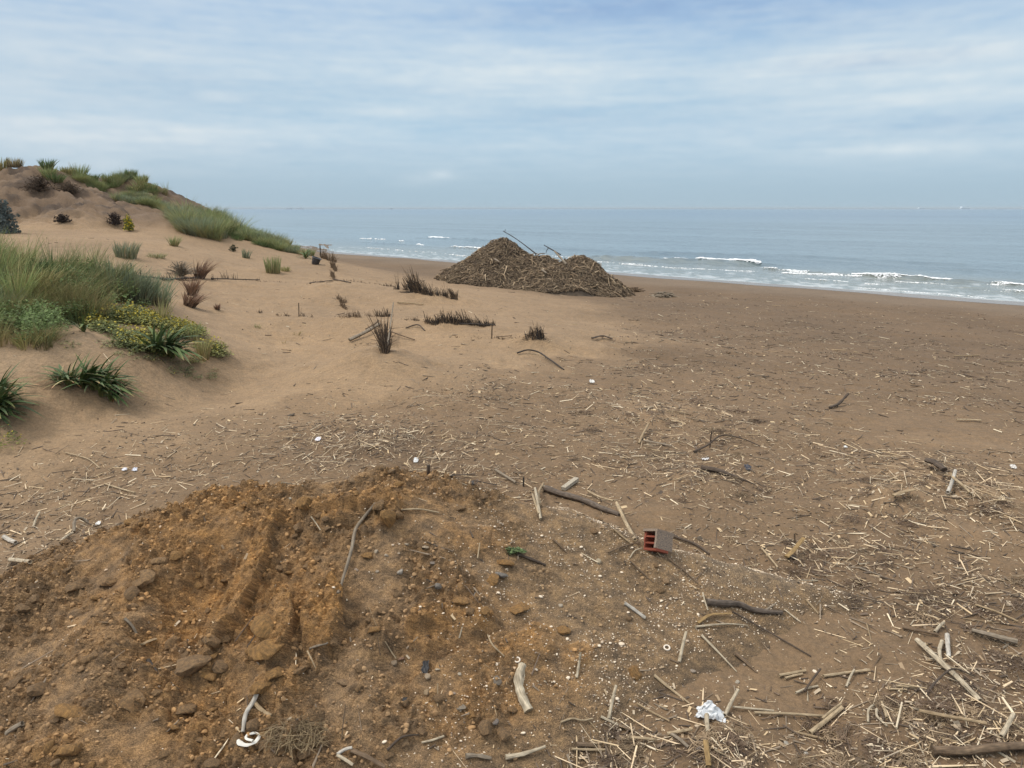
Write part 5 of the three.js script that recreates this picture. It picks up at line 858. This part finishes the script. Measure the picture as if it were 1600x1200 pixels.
const clumpOf = (seed, flowers, leaf, n = 110, rad = .14, hgt = .12) => { // a low leafy clump with many small leaves, and some yellow flowers
  const r = rng(seed), pos = [], col = [], idx = [];
  const quad = (c, u, v, rgb) => { const b = pos.length / 3; for (const [i, j] of [[-1, -1], [1, -1], [1, 1], [-1, 1]]) { pos.push(c[0] + u[0] * i + v[0] * j, c[1] + u[1] * i + v[1] * j, c[2] + u[2] * i + v[2] * j); col.push(...rgb); } idx.push(b, b + 1, b + 2, b, b + 2, b + 3); };
  for (let i = 0; i < n; i++) { const a = r() * 6.28, q = Math.sqrt(r()) * rad, y = hgt * (.15 + .85 * r()) * (1 - .55 * (q / rad) ** 2), s = .005 + r() * .0055, e = r() * 6.28, t = .55 + r() * .8; quad([Math.cos(a) * q, y, Math.sin(a) * q], [Math.cos(e) * s * 1.5, (r() - .3) * s, Math.sin(e) * s * 1.5], [-Math.sin(e) * s * .7, (r() - .5) * s, Math.cos(e) * s * .7], leaf.map((v) => v * t)); }
  for (let i = 0; i < flowers; i++) { const a = r() * 6.28, q = Math.sqrt(r()) * rad, y = hgt * (1.05 - .5 * (q / rad) ** 2) + .012, s = .0045 + r() * .005; for (let k = 0; k < 2; k++) { const e = r() * 6; quad([Math.cos(a) * q, y, Math.sin(a) * q], [s * Math.cos(e), k ? s : 0, s * Math.sin(e)], [-s * Math.sin(e), k ? 0 : s * .5, s * Math.cos(e)], [.47, .39, .07]); } }
  return geom(pos, idx, col);
};
{
  const kinds = [clumpOf(1, 5, [.25, .255, .085]), clumpOf(2, 2, [.20, .225, .085]), clumpOf(3, 1, [.26, .26, .13], 70, .13, .06)], poly = polygon([[135, 492], [170, 480], [215, 486], [262, 497], [300, 512], [326, 535], [328, 572], [290, 572], [250, 558], [210, 552], [150, 545], [150, 520]].map(flat)), lists = [[], [], []];
  for (let i = 0; i < 5200; i++) { const x = lerp(-7.6, -3.6, tuftR()), z = lerp(-13, -8.2, tuftR()); if (!poly(x + fbm(x * 2, z * 2, 2) * .25, z + fbm(x * 2 + 5, z * 2, 2) * .25)) continue; const n = fbm(x * 1.1 + 2, z * 1.1, 3) + .5 * smooth(-6.3, -4.6, x); if (fbm(x * 1.6 + 12, z * 1.6, 3) < -.16) continue; const k = n > .12 ? 0 : n > -.25 ? 1 : 2, s = .75 + tuftR() * .6; M4.compose(V1.set(x, H(x, z) - .01, z), QT.setFromEuler(EU.set(0, tuftR() * 6.28, 0)), V2.set(s, s * (.5 + tuftR() * .65), s)); const t = .75 + tuftR() * .5; lists[k].push([M4.clone(), [t, t, t]]); }
  lists.forEach((l, k) => { const o = instanced(['yellow_flower_mat', 'green_leaf_mat', 'pale_creeper_mat'][k], kinds[k], leafy, l); tag(o, ['mat of small yellow flowers at the right end of the grassy hump', 'green leafy mat with few flowers in front of the tall grass', 'pale thin creeping plants on the sandy edge of the hump'][k], 'ground cover'); });
  const weeds = [], hump = polygon([...[[0, 545], [60, 538], [120, 526], [135, 492], [215, 484], [248, 488], [222, 464]].map(flat), [-8.2, -12.2], [-12, -12], [-10, -8]]);
  for (let i = 0; i < 2600; i++) { const x = lerp(-12, -4.5, tuftR()), z = lerp(-13, -7.5, tuftR()); if (!hump(x, z) || fbm(x * 1.2 + 40, z * 1.2, 3) < .10) continue; const s = .8 + tuftR() * .7; M4.compose(V1.set(x, H(x, z) + tuftR() * .12, z), QT.setFromEuler(EU.set((tuftR() - .5) * .6, tuftR() * 6.28, (tuftR() - .5) * .6)), V2.set(s, s * (.9 + tuftR()), s)); const t = .7 + tuftR() * .5; weeds.push([M4.clone(), [t * .85, t, t * .9]]); }
  tag(instanced('leafy_weeds', clumpOf(4, 0, [.20, .235, .095], 120, .15, .15), leafy, weeds), 'leafy green weeds growing through the dune grass of the hump', 'weeds');
  // scattered leaves and small weeds under the tall grass and on the sand slope
  const l2 = []; const slope = polygon([[90, 530], [330, 575], [350, 590], [280, 585], [210, 560], [110, 545]].map(flat));
  for (let i = 0; i < 2200; i++) { const x = lerp(-7.6, -3.6, tuftR()), z = lerp(-12, -8, tuftR()); if (!slope(x, z) || fbm(x * 2, z * 2 + 3, 2) < -.12 * (i % 3)) continue; const s = .5 + tuftR() * .4; M4.compose(V1.set(x, H(x, z) - .01, z), QT.setFromEuler(EU.set(0, tuftR() * 6.28, 0)), V2.set(s, s * .8, s)); l2.push([M4.clone(), [1, 1, .95]]); }
  tag(instanced('creeping_plants', kinds[2], leafy, l2), 'sparse creeping plants on the sand slope below the yellow flowers', 'ground cover');
}
// strap-leaved plants: every leaf a part
function strapLeaf(L, w, curl, seed) { const r = rng(seed), pos = [], idx = [], col = [], n = 8; for (let i = 0; i <= n; i++) { const u = i / n, y = L * (u - curl * u * u * .62), x = L * curl * u * u * .85, ww = w * Math.pow(Math.sin(Math.PI * (.12 + u * .88)), .55) * (1 - u * .25), dip = ww * .35, twist = Math.sin(u * 2 + seed) * .25; for (const k of [-1, 0, 1]) { pos.push(x + (k === 0 ? -dip * .4 : 0) + twist * ww * k, y + (k === 0 ? -dip * .5 : 0), k * ww); const t = (.85 + .25 * r()) * (k === 0 ? .85 : 1), c = u > .93 ? [.30, .24, .12] : mix3([.24, .24, .12], [.115, .165, .07], smooth(0, .3, u)); col.push(c[0] * t, c[1] * t, c[2] * t); } if (i < n) { const b = i * 3; idx.push(b, b + 1, b + 3, b + 1, b + 4, b + 3, b + 1, b + 2, b + 4, b + 2, b + 5, b + 4); } } return geom(pos, idx, col); }
const strap = [0, 1, 2, 3, 4, 5].map((i) => strapLeaf(1, .034 + i * .003, .25 + i * .14, i + 1));
const strapMats = [[1, 1, 1], [.8, .85, .85], [1.2, 1.15, .9], [.9, 1, .8]].map((c) => { const m = leafy.clone(); m.color.setRGB(...c); m.transmission = .15; m.roughness = .6; return m; });
const deadMat = mat([3.2, 1.9, 2.2], .9, { vertexColors: true, side: THREE.DoubleSide });
function strapPlant(name, label, heads, seed) {
  const p = spot(heads[0][0], heads[0][1]), o = thing(name, p, label, 'strap-leaved plant'), r = rng(seed);
  for (const [px, py, hpx, n, wind, dead] of heads) { const q = spot(px, py), s = pxScale(q); for (let i = 0; i < n; i++) { const m = part(o, 'leaf', strap[Math.floor(r() * 6)], r() < (dead ?? .07) ? deadMat : strapMats[Math.floor(r() * 4)]), L = hpx * s * (.85 + r() * .75), a = r() * 6.283, rr = r() * .035 * hpx * s * 2; m.position.set(q[0] - p[0] + Math.cos(a) * rr, q[1] - p[1] - .02, q[2] - p[2] + Math.sin(a) * rr); const ya = r() < wind ? (r() - .5) * 1.8 : a; m.rotation.set((r() - .5) * .5, -ya, -(r() * .5 + (r() < wind ? .1 : -.05)), 'YXZ'); m.scale.set(L, L, L * (.75 + r() * .4)); } }
  return o;
}
strapPlant('strappy_plant', 'large dark green strap-leaved plant alone on the sand slope at left', [[108, 603, 40, 40, .3, .12], [128, 605, 46, 52, .6], [146, 608, 50, 56, .8, .05], [160, 618, 48, 52, .9], [174, 626, 36, 34, .9, .1], [92, 600, 28, 16, .1, .25]], 21);
strapPlant('strappy_plant', 'dark green strap-leaved plant among the yellow flowers', [[243, 553, 42, 44, .5], [255, 556, 50, 54, .6, .04], [268, 558, 40, 44, .8, .05]], 22);
strapPlant('strappy_plant', 'dark leaved plant cut off by the left edge of the sand slope', [[-14, 655, 55, 60, .9, .02], [-4, 645, 46, 46, .9, .02], [-10, 625, 46, 40, .8, .02]], 23);
strapPlant('strappy_plant', 'small upright strap-leaved plant at the left of the flower mat', [[131, 518, 28, 12, .2, .02]], 24);
strapPlant('strappy_plant', 'agave-like pale green plant at the end of the dune above the bucket', [[478, 404, 15, 34, .2, .02]], 25);
{ const p = spot(12, 700), o = thing('low_plant', p, 'low yellow-green leafy plant at the left edge below the dark one', 'plant'), g = [clumpOf(31, 10, [.20, .20, .05], 120, .16, .16), clumpOf(32, 2, [.10, .14, .045], 120, .18, .2)]; const a = part(o, 'leaves', g[0], leafy); a.userData.kind = 'stuff'; const b = part(o, 'leaves', g[1], leafy); b.position.set(-.17, .0, -.12); b.userData.kind = 'stuff'; }
{ const p = spot(803, 863), o = thing('green_sprout', p, 'small green sprout growing on the slope of the dug heap', 'sprout'), r = rng(61); part(o, 'leaves', mergeGeometries([0, 1, 2].map((i) => { const g = clumpOf(70 + i, 0, [.11, .155, .06], 26, .03, .035); return g.translate(i * .028 - .02, .0, (r() - .5) * .02); })), leafy).userData.kind = 'stuff'; }
{ // hay: a tangled dry tuft lying at the foot of the heap
  const p = spot(466, 1148), s = pxScale(p), o = thing('dry_grass_tangle', p, 'tangled tuft of dry grass lying at the foot of the heap', 'dry grass'), gs = [], r = rng(71);
  for (let i = 0; i < 330; i++) { const a = r() * 6.28, q = Math.sqrt(r()), cx = Math.cos(a) * q * 46 * s, cz = Math.sin(a) * q * 30 * s, e = r() * 6.28, L = (14 + r() * 34) * s, y = (1 - q * q) * 15 * s * r(), b = (r() - .5) * L * .6; gs.push(stick([[cx - Math.cos(e) * L / 2, Math.max(.002, y + (r() - .5) * 8 * s), cz - Math.sin(e) * L / 2], [cx - Math.sin(e) * b * .5, y + r() * 7 * s, cz + Math.cos(e) * b * .5], [cx + Math.cos(e) * L / 2, Math.max(.002, y + (r() - .4) * 10 * s), cz + Math.sin(e) * L / 2]], .0014, .0008, { sides: 3, seg: 5, seed: i, patch: .5 })); }
  const half = gs.length >> 1; part(o, 'dry_stems', mergeGeometries(gs.slice(0, half)), mat([.27, .20, .11], .95, { vertexColors: true })).userData.kind = 'stuff'; part(o, 'dry_stems', mergeGeometries(gs.slice(half)), mat([.15, .105, .06], .95, { vertexColors: true })).userData.kind = 'stuff';
}
// single tufts, each where it stands: foot pixel, height and half width in pixels, kind
function tuft(px, py, h, w, kind, label, o = {}) {
  const p = o.D ? (() => { const a = anchor(px, py, 0, o.D); return [a[0], ground(a[0], a[1]), a[1]]; })() : spot(px, py), s = pxScale(p), t = thing(o.name ?? 'grass_tuft', p, label, o.category ?? 'grass tuft', o.group), r = rng(px * 7 + py);
  const n = Math.round((o.n ?? 110) * (.5 + w / 20)); part(t, o.part ?? 'grass_blades', blades(n, { h: h * s, spread: w * s * .7, lean: o.lean ?? .35, wind: o.wind ?? [.15, 0], width: Math.max(.006, .45 * s), dry: o.dry ?? .12, segs: 3, ...kind }, r), leafy).userData.kind = 'stuff'; return t;
}
tuft(427, 426, 25, 14, GREEN, 'rounded green grass tuft on the sand below the dune end', { n: 150, lean: .2, wind: [0, 0] });
tuft(446, 424, 9, 9, OLIVE, 'low dry grass fringe right of the rounded green tuft');
tuft(197, 403, 24, 18, GREY, 'grey-green grass tuft just behind the grassy hump', { n: 170 });
tuft(272, 384, 16, 7, GREEN, 'small green grass tuft on the sand shelf under the dune', { lean: .6 });
tuft(244, 403, 9, 14, { foot: [.3, .26, .15], tip: [.30, .30, .16] }, 'pale low grass patch right of the grey-green tuft', { lean: .9 });
tuft(384, 403, 15, 8, GREY, 'thin grey grass tuft in the middle of the sand shelf', { lean: .3, n: 70 });
tuft(345, 372, 12, 12, GREY, 'thin grass on the dune slope under the green ridge', { n: 60 });
tuft(263, 472, 10, 5, GREEN, 'little green sprig among the dry fronds', { n: 24, lean: .3 });
tuft(402, 512, 9, 6, GREEN, 'tiny green tuft alone on the smooth sand', { n: 30, lean: .7 });
tuft(463, 524, 12, 6, OLIVE, 'tiny dry sprig on the smooth sand left of the bundle', { n: 16, lean: .6, dry: .8 });
tuft(443, 536, 9, 3, OLIVE, 'thin dry sprig below the tiny green tuft', { n: 8, dry: .9 });
tuft(255, 505, 40, 8, OLIVE, 'tall thin grass at the right edge of the grassy hump', { n: 60, lean: .25 });
tuft(318, 560, 34, 10, OLIVE, 'dry grass fringe at the right tip of the flower mat', { n: 70, lean: .3, dry: .35 });
tuft(300, 530, 28, 10, GREEN, 'green grass rising from the middle of the flower mat', { n: 50 });
tuft(8, 285, 16, 8, OLIVE, 'grass tuft on the dune top at the far left', { D: 34 });
tuft(25, 272, 12, 12, { foot: [.14, .10, .06], tip: [.17, .15, .08] }, 'brown grass on the dune top left of the dark green tuft', { D: 34, dry: .5 });
tuft(75, 275, 14, 9, DEEP, 'dark green tuft on the top of the high dune', { D: 34, n: 160, lean: .6 });
tuft(78, 292, 16, 9, GREEN, 'green grass hanging below the dark tuft of the high dune', { D: 33.4, n: 160, lean: .7 });
tuft(90, 305, 14, 10, DEEP, 'dark green grass tongue half-way down the high dune', { D: 33, n: 160, lean: .8 });
tuft(125, 285, 22, 10, GREEN, 'tall spiky tuft on the saddle right of the high dune', { D: 35, n: 150 });
tuft(108, 284, 10, 12, OLIVE, 'low grass left of the spiky saddle tuft', { D: 35, n: 150 });
tuft(142, 291, 12, 12, DEEP, 'low dark grass right of the spiky saddle tuft', { D: 35, n: 150 });
tuft(175, 294, 12, 16, GREEN, 'low green grass on the crest between the two dune tops', { D: 36, n: 160 });
tuft(205, 287, 13, 9, DEEP, 'dark green tuft on the second dune top', { D: 36, n: 170 });
tuft(222, 293, 11, 10, GREEN, 'green grass right of the second dune top', { D: 35.8, n: 160 });
tuft(236, 304, 12, 9, GREEN, 'green grass where the second dune falls to the right', { D: 35.4, n: 150 });
tuft(432, 385, 10, 9, OLIVE, 'dry brown-green tuft near the low end of the dune ridge', { D: 31.2 });
tuft(447, 389, 17, 8, OLIVE, 'taller dry tuft near the low end of the dune ridge', { D: 30.8, n: 150 });
tuft(460, 394, 12, 9, GREEN, 'green tuft left of the agave-like plant', { D: 30.5, n: 130 });
tuft(486, 398, 11, 6, GREEN, 'green tuft right beside the agave-like plant', { D: 30.2 });
// grass sheets of the far dune ridge
{
  const A = (px, py, D) => { const a = anchor(px, py, 0, D); return [a[0], a[1]]; };
  const bands = [[[160, 288], [205, 281], [240, 300], [270, 320], [240, 308], [200, 293], 35, 36.6, .75], [[330, 345], [372, 362], [440, 388], [480, 398], [440, 396], [380, 382], 29.5, 31.5, .55], [[178, 312], [215, 306], [255, 316], [268, 330], [225, 322], [185, 317], 32.5, 34.5, .6], [[262, 322], [290, 318], [330, 330], [370, 352], [372, 366], [345, 362], 30.5, 33.5, 1.2], [[270, 340], [300, 335], [345, 352], [350, 372], [300, 368], [275, 350], 28.5, 32, 1.0], [[366, 355], [400, 372], [440, 384], [440, 392], [400, 384], [370, 366], 30.5, 33, .8], [[108, 288], [135, 282], [165, 298], [160, 306], [130, 298], [112, 296], 34.3, 35.5, .6]];
  const out = grassKinds.map(() => []);
  for (const b of bands) { const near = b[6], far = b[7], size = b[8], xs = b.slice(0, 6).map((q) => q[0]), x0 = Math.min(...xs), x1 = Math.max(...xs), pol = polygon(b.slice(0, 6)); 
    for (let i = 0; i < 900; i++) { const D = lerp(near, far, tuftR()), a = A(lerp(x0, x1, tuftR()), 330, D), y = ground(a[0], a[1]); const yy = y - EYE.y, depth = -a[1] * CP - yy * SP, px = 800 + FPX * a[0] / depth, py = 600 - FPX * (yy * CP - a[1] * SP) / depth; const rag = fbm(a[0] * 1.1 + 6, a[1] * 1.1, 3) * 16; if (!pol(px + rag, py + rag * .7) && (!pol(px + 14 * (tuftR() - .5), py + 12 * (tuftR() - .5)) || tuftR() > .5)) continue; if (fbm(a[0] * .8, a[1] * .8, 2) < -.12) continue; const n = fbm(a[0] * .5, a[1] * .5 + 3, 2), k = tuftR() < .22 ? 1 : n > .2 ? 3 : n > -.15 ? 0 : 2, s = size * (.7 + tuftR() * .5); M4.compose(V1.set(a[0], y - .04, a[1]), QT.setFromEuler(EU.set(0, tuftR() * 6.28, 0)), V2.set(s * 1.3, s * (.6 + .6 * tuftR()), s * 1.3)); const t = .7 + tuftR() * .6; out[k].push([M4.clone(), [t, t, t]]); } }
  out.forEach((l, k) => { if (!l.length) return; const o = instanced('ridge_grass', grassKinds[k], leafy, l); tag(o, ['green grass along the far dune ridge falling towards the sea', 'dry grass along the far dune ridge', 'grey-green grass along the far dune ridge', 'dark short grass along the far dune ridge'][k], 'grass'); });
}
// bushes
function bush(px, py, w, h, name, label, leaf, twig, o = {}) {
  const p = o.D ? (() => { const a = anchor(px, py, 0, o.D); return [a[0], ground(a[0], a[1]), a[1]]; })() : spot(px, py), s = pxScale(p), t = thing(name, p, label, 'bush'), r = rng(px * 3 + py), gs = [];
  for (let i = 0; i < (o.twigs ?? 46); i++) { const a = r() * 6.28, e = .2 + r() * 1.2, L = (.5 + r() * .5), x = Math.cos(a) * Math.cos(e) * w * s * L, y = Math.sin(e) * h * s * L, z = Math.sin(a) * Math.cos(e) * w * s * L; gs.push(stick([[0, 0, 0], [x * .4, y * .6 + .02, z * .4], [x, y, z]], .011, .004, { sides: 3, seg: 3, seed: i })); }
  part(t, 'twigs', mergeGeometries(gs), twig).userData.kind = 'stuff';
  if (leaf) { const pos = [], idx = [], col = []; for (let i = 0; i < (o.leaves ?? 520); i++) { const a = r() * 6.28, e = r() * 1.5, L = Math.pow(r(), .4) * (.8 + .35 * perlin(a * 2, e * 3 + px)), c = [Math.cos(a) * Math.cos(e) * w * s * L, Math.sin(e) * h * s * L + .03, Math.sin(a) * Math.cos(e) * w * s * L], q = (o.leaf ?? .022) * (.6 + r() * .8), f = r() * 6.28, b = pos.length / 3, tn = .6 + r() * .8, rgb = (o.flower && r() < o.flower) ? [.62, .48, .05] : leaf.map((v) => v * tn); for (const [i2, j2] of [[-1, -.6], [1, -.6], [1, .6], [-1, .6]]) { pos.push(c[0] + Math.cos(f) * q * i2, c[1] + q * j2 + (r() - .5) * q, c[2] + Math.sin(f) * q * i2 + (r() - .5) * q); col.push(...rgb); } idx.push(b, b + 1, b + 2, b, b + 2, b + 3); } part(t, 'foliage', geom(pos, idx, col), leafy).userData.kind = 'stuff'; }
  return t;
}
bush(180, 352, 14, 19, 'dark_bush', 'dark dry domed bush at the foot of the dune face', [.055, .04, .034], WOOD.black, { twigs: 90, leaves: 420 });
bush(98, 348, 13, 11, 'dark_bush', 'low dark dry bush in a hollow at the foot of the high dune', [.05, .037, .03], WOOD.black, { twigs: 90, leaves: 420 });
bush(202, 361, 9, 24, 'flowering_bush', 'narrow yellow-green flowering bush right of the dark domed bush', [.16, .18, .045], WOOD.brown, { flower: .3, leaves: 620 });
bush(284, 432, 28, 24, 'leafless_bush', 'wide grey leafless bush behind the collapsed fence', [.20, .18, .14], WOOD.grey, { twigs: 150, leaves: 260, leaf: .012 });
bush(4, 338, 20, 46, 'silver_bush', 'grey-blue leafy bush at the left edge in front of the high dune', [.115, .14, .135], WOOD.brown, { leaves: 1800, leaf: .03, D: 25 });
bush(66, 318, 26, 22, 'root_tangle', 'hanging dark root tangle on the face of the high dune', [.10, .07, .048], WOOD.dark, { twigs: 190, leaves: 900, D: 32.0 });
bush(112, 320, 22, 16, 'root_tangle', 'second root tangle lower right on the face of the high dune', [.115, .082, .055], WOOD.dark, { twigs: 160, leaves: 700, D: 32.2 });
bush(365, 400, 8, 9, 'dark_bush', 'small dark weed on the dune foot below the green ridge', [.08, .08, .045], WOOD.dark, { twigs: 20, leaves: 120, D: 27 });

// ───────────────────────── reed litter on the beach ─────────────────────────
const caneShapes = [stick([[-.5, 0, 0], [0, 0, 0], [.5, 0, 0]], 1, .9, { sides: 6, seg: 4, hollow: true, rough: .06, node: 2, seed: 3 }), stick([[-.5, 0, 0], [-.1, .02, .03], [.5, 0, -.02]], 1, .6, { sides: 5, seg: 3, rough: .15, seed: 5 }), stick([[-.5, 0, 0], [.05, .05, .06], [.5, -.01, -.05]], .9, .5, { sides: 5, seg: 4, rough: .2, seed: 6 })];
// those shapes have radius 1 across a length of 1, so a scale of (length, radius, radius) makes a piece
const STRAW = [[.70, .54, .35], [.78, .65, .46], [.60, .45, .27], [.46, .37, .26], [.34, .245, .15]], DARKS = [[.14, .10, .07], [.20, .145, .095], [.095, .07, .05], [.26, .20, .14]];
function lay(x, z, L, r, yaw, tilt) { const dx = Math.cos(yaw) * L * .5, dz = -Math.sin(yaw) * L * .5, y0 = H(x - dx, z - dz), y1 = H(x + dx, z + dz), ym = H(x, z); return [Math.max((y0 + y1) / 2, ym) + r * .7, Math.atan2(y1 - y0, L) + tilt]; }
{
  const L0 = [[], [], []], D0 = [], F0 = [], single = [], RL = rng(909);
  for (let i = 0; i < 430000; i++) {
    const a = (RL() - .5) * 2 * .86, r = 1.9 + RL() * 25.5, x = Math.sin(a) * r, z = -Math.cos(a) * r, s = seaward(x, z); if (s > 27) continue;
    let d = litter(x, z); const m = heapBody(x, z); if (m > .02) d *= .22 * (x > -.6 ? 1 : .5);
    if (RL() > d * .55 * (1 - .72 * smooth(12, 21, r))) continue;
    const far = smooth(6, 14, r), u = RL(), yaw = RL() * 6.283;
    if (u < .36) {
      const L = (.010 + Math.pow(RL(), 5.5) * .2) * (1 + far * .15), rad = (.0010 + RL() * RL() * .0062 * (L > .05 ? 1 : .75)) * (1 + far * .5), tilt = (RL() - .5) * .25 + (d > 1 ? (RL() - .5) * .5 : 0), [y, pitch] = lay(x, z, L, rad, yaw, tilt), c = STRAW[Math.floor((RL() * RL() * .8 + .2 * far) * 5)], k = (.75 + RL() * .4) * (1 - .22 * far);
      if (r < 6.2 && L > .055 && single.length < 330 && a * 1.0 > -.66) { single.push([x, y, z, yaw, pitch, L, rad, Math.floor(RL() * 5), i % 3]); continue; }
      M4.compose(V1.set(x, y + (d > 1 ? RL() * .02 * d : 0), z), QT.setFromEuler(EU.set(0, yaw, pitch, 'YZX')), V2.set(L, rad, rad)); L0[i % 3].push([M4.clone(), c.map((v) => v * k)]);
    } else if (u < .74) {
      const L = (.010 + Math.pow(RL(), 4) * .14) * (1 + far * .5), rad = (.0016 + RL() * .0045) * (1 + far * .9), [y, pitch] = lay(x, z, L, rad, yaw, (RL() - .5) * .3), c = DARKS[Math.floor(RL() * 4)], k = .8 + RL() * .5;
      M4.compose(V1.set(x, y, z), QT.setFromEuler(EU.set(0, yaw, pitch, 'YZX')), V2.set(L, rad, rad)); D0.push([M4.clone(), c.map((v) => v * k)]);
    } else {
      const L = (.009 + RL() * RL() * .05) * (1 + far * .5), c = RL() < .35 ? DARKS[Math.floor(RL() * 4)] : STRAW[2 + Math.floor(RL() * 3)], [y, pitch] = lay(x, z, L, .002, yaw, (RL() - .5) * .7);
      M4.compose(V1.set(x, y + .002, z), QT.setFromEuler(EU.set((RL() - .5) * .9, yaw, pitch, 'YZX')), V2.set(L, L * .2, L * (.18 + RL() * .3))); F0.push([M4.clone(), c]);
    }
  }
  EU.order = 'XYZ';
  const caneMat = mat(null, .9, { vertexColors: true }), flake = (() => { const g = new THREE.PlaneGeometry(1, 1, 4, 2).rotateX(-Math.PI / 2), q = g.attributes.position; for (let i = 0; i < q.count; i++) q.setY(i, .5 * Math.sin(q.getX(i) * 2.2 + .4) + .8 * q.getZ(i) * q.getZ(i)); g.computeVertexNormals(); return g; })();
  L0.forEach((l, i) => tag(instanced('reed_litter', caneShapes[i], caneMat, l), ['straw-coloured bits of broken reed strewn over the beach', 'thin tapered straw bits strewn over the beach', 'bent straw bits strewn over the beach'][i], 'reed litter'));
  { // dark fibrous tangles banked up among the reeds
    const fibre = (seed) => { const r = rng(seed), gs = []; for (let i = 0; i < 46; i++) { const a = r() * 6.28, q = Math.sqrt(r()) * .08, e = r() * 6.28, L = .03 + r() * .09, b = (r() - .5) * .04; gs.push(stick([[Math.cos(a) * q - Math.cos(e) * L / 2, r() * .018, Math.sin(a) * q - Math.sin(e) * L / 2], [Math.cos(a) * q - Math.sin(e) * b, .006 + r() * .03, Math.sin(a) * q + Math.cos(e) * b], [Math.cos(a) * q + Math.cos(e) * L / 2, r() * .018, Math.sin(a) * q + Math.sin(e) * L / 2]], .0016 + r() * .0014, .001, { sides: 3, seg: 4, seed: i, patch: .6 })); } return mergeGeometries(gs); };
    const shapes = [fibre(1), fibre(2)], T = [[], []];
    for (let i = 0; i < 60000 && T[0].length + T[1].length < 240; i++) { const a = (RL() - .5) * 1.72, r = 2.2 + RL() * 14, x = Math.sin(a) * r, z = -Math.cos(a) * r, d = litter(x, z); if (x < .1 || heapBody(x, z) > .02 || RL() > (d - .6) * .12) continue; const s = (.4 + RL() * .7) * (1 + .35 * smooth(6, 14, r)), k = .5 + RL() * .7, c = RL() < .6 ? [.15, .10, .065] : [.30, .215, .13]; M4.compose(V1.set(x, H(x, z), z), QT.setFromEuler(EU.set((RL() - .5) * .3, RL() * 6.3, (RL() - .5) * .3)), V2.set(s, s * (.3 + RL() * .6), s)); T[i % 2].push([M4.clone(), c.map((v) => v * k)]); }
    T.forEach((l, i) => tag(instanced('fibre_tangle', shapes[i], caneMat, l), ['dark fibrous tangles caught among the reed litter', 'brown fibrous tangles caught among the reed litter'][i], 'litter'));
  }
  tag(instanced('twig_litter', caneShapes[1], caneMat, D0), 'dark twig and bark bits strewn over the beach', 'twig litter');
  tag(instanced('leaf_litter', flake, mat(null, .95, { side: THREE.DoubleSide }), F0), 'flat shreds of dry leaf and bark strewn over the beach', 'leaf litter');
  const sm = [WOOD.straw, WOOD.pale, WOOD.cane, WOOD.grey, WOOD.brown], names = ['straw-coloured', 'cream-coloured', 'light brown', 'grey', 'dark brown'];
  // each is told from its like by size, colour, lie and the nearest thing that one can find
  const marks = [[1110, 1110, 'white plastic bag'], [1018, 845, 'broken brick'], [905, 785, 'driftwood log'], [1165, 950, 'wavy driftwood branch'], [1480, 1055, 'longest cane'], [1540, 1178, 'thick brown pole'], [465, 1150, 'dry grass tangle'], [666, 1042, 'black scrap'], [816, 1085, 'bone-like driftwood'], [548, 880, 'long curved stick'], [803, 863, 'green sprout'], [1135, 695, 'crooked dark branch'], [1120, 740, 'dark tapering root'], [1240, 868, 'small dark pile'], [1066, 1020, 'upright cane stub'], [1222, 1000, 'long dark twig'], [1290, 1132, 'thick pale cane'], [1362, 1120, 'two bent reeds'], [1560, 1004, 'gnarled branch'], [912, 1168, 'short dark stub'], [630, 1160, 'curved dark stick'], [1580, 1140, 'standing cream cane'], [1485, 765, 'right litter mound'], [1410, 780, 'tan broken board'], [1436, 990, 'dark-topped cane'], [1320, 1056, 'long level cane'], [1420, 957, 'thin brown twig'], [120, 825, 'twisted grey root'], [497, 685, 'lone paper scrap'], [650, 717, 'scrap by the stake'], [203, 733, 'pair of white scraps'], [993, 957, 'light grey cane joint'], [1570, 962, 'long thin reed'], [1492, 1132, 'long brown cane'], [186, 765, 'long pale reed']].map(([px, py, n]) => [...spot(px, py), n]);
  const taken = new Set();
  for (const [x, y, z, yaw, pitch, L, rad, c, k] of single) {
    let best = marks[0], bd = 99; for (const q of marks) { const d = Math.hypot(x - q[0], z - q[2]); if (d < bd) { bd = d; best = q; } }
    if (bd > 1.1) continue;
    const dx = x - best[0], dz = z - best[2], dir = Math.abs(dx) > Math.abs(dz) ? (dx > 0 ? 'right of' : 'left of') : (dz > 0 ? 'in front of' : 'behind'), lie = ((yaw % Math.PI) + Math.PI) % Math.PI, how = lie < .45 || lie > 2.7 ? 'lying crosswise' : lie < 1.2 ? 'slanting up right' : lie < 1.95 ? 'pointing forwards' : 'slanting up left';
    const label = `${L > .12 ? 'long' : L > .085 ? 'middling' : 'short'} ${names[c]} reed piece ${how}, ${bd < .22 ? 'close ' : ''}${dir} the ${best[3]}`;
    if (taken.has(label)) continue; taken.add(label);
    const o = top(new THREE.Mesh(caneShapes[k], sm[c]), 'reed_piece'); o.position.set(x, y, z); o.rotation.set(0, yaw, pitch, 'YZX'); o.scale.set(L, rad * 1.15, rad * 1.15);
    tag(o, label, 'reed', 'broken reed pieces strewn over the near sand');
  }
}
renderer.render(scene, camera);
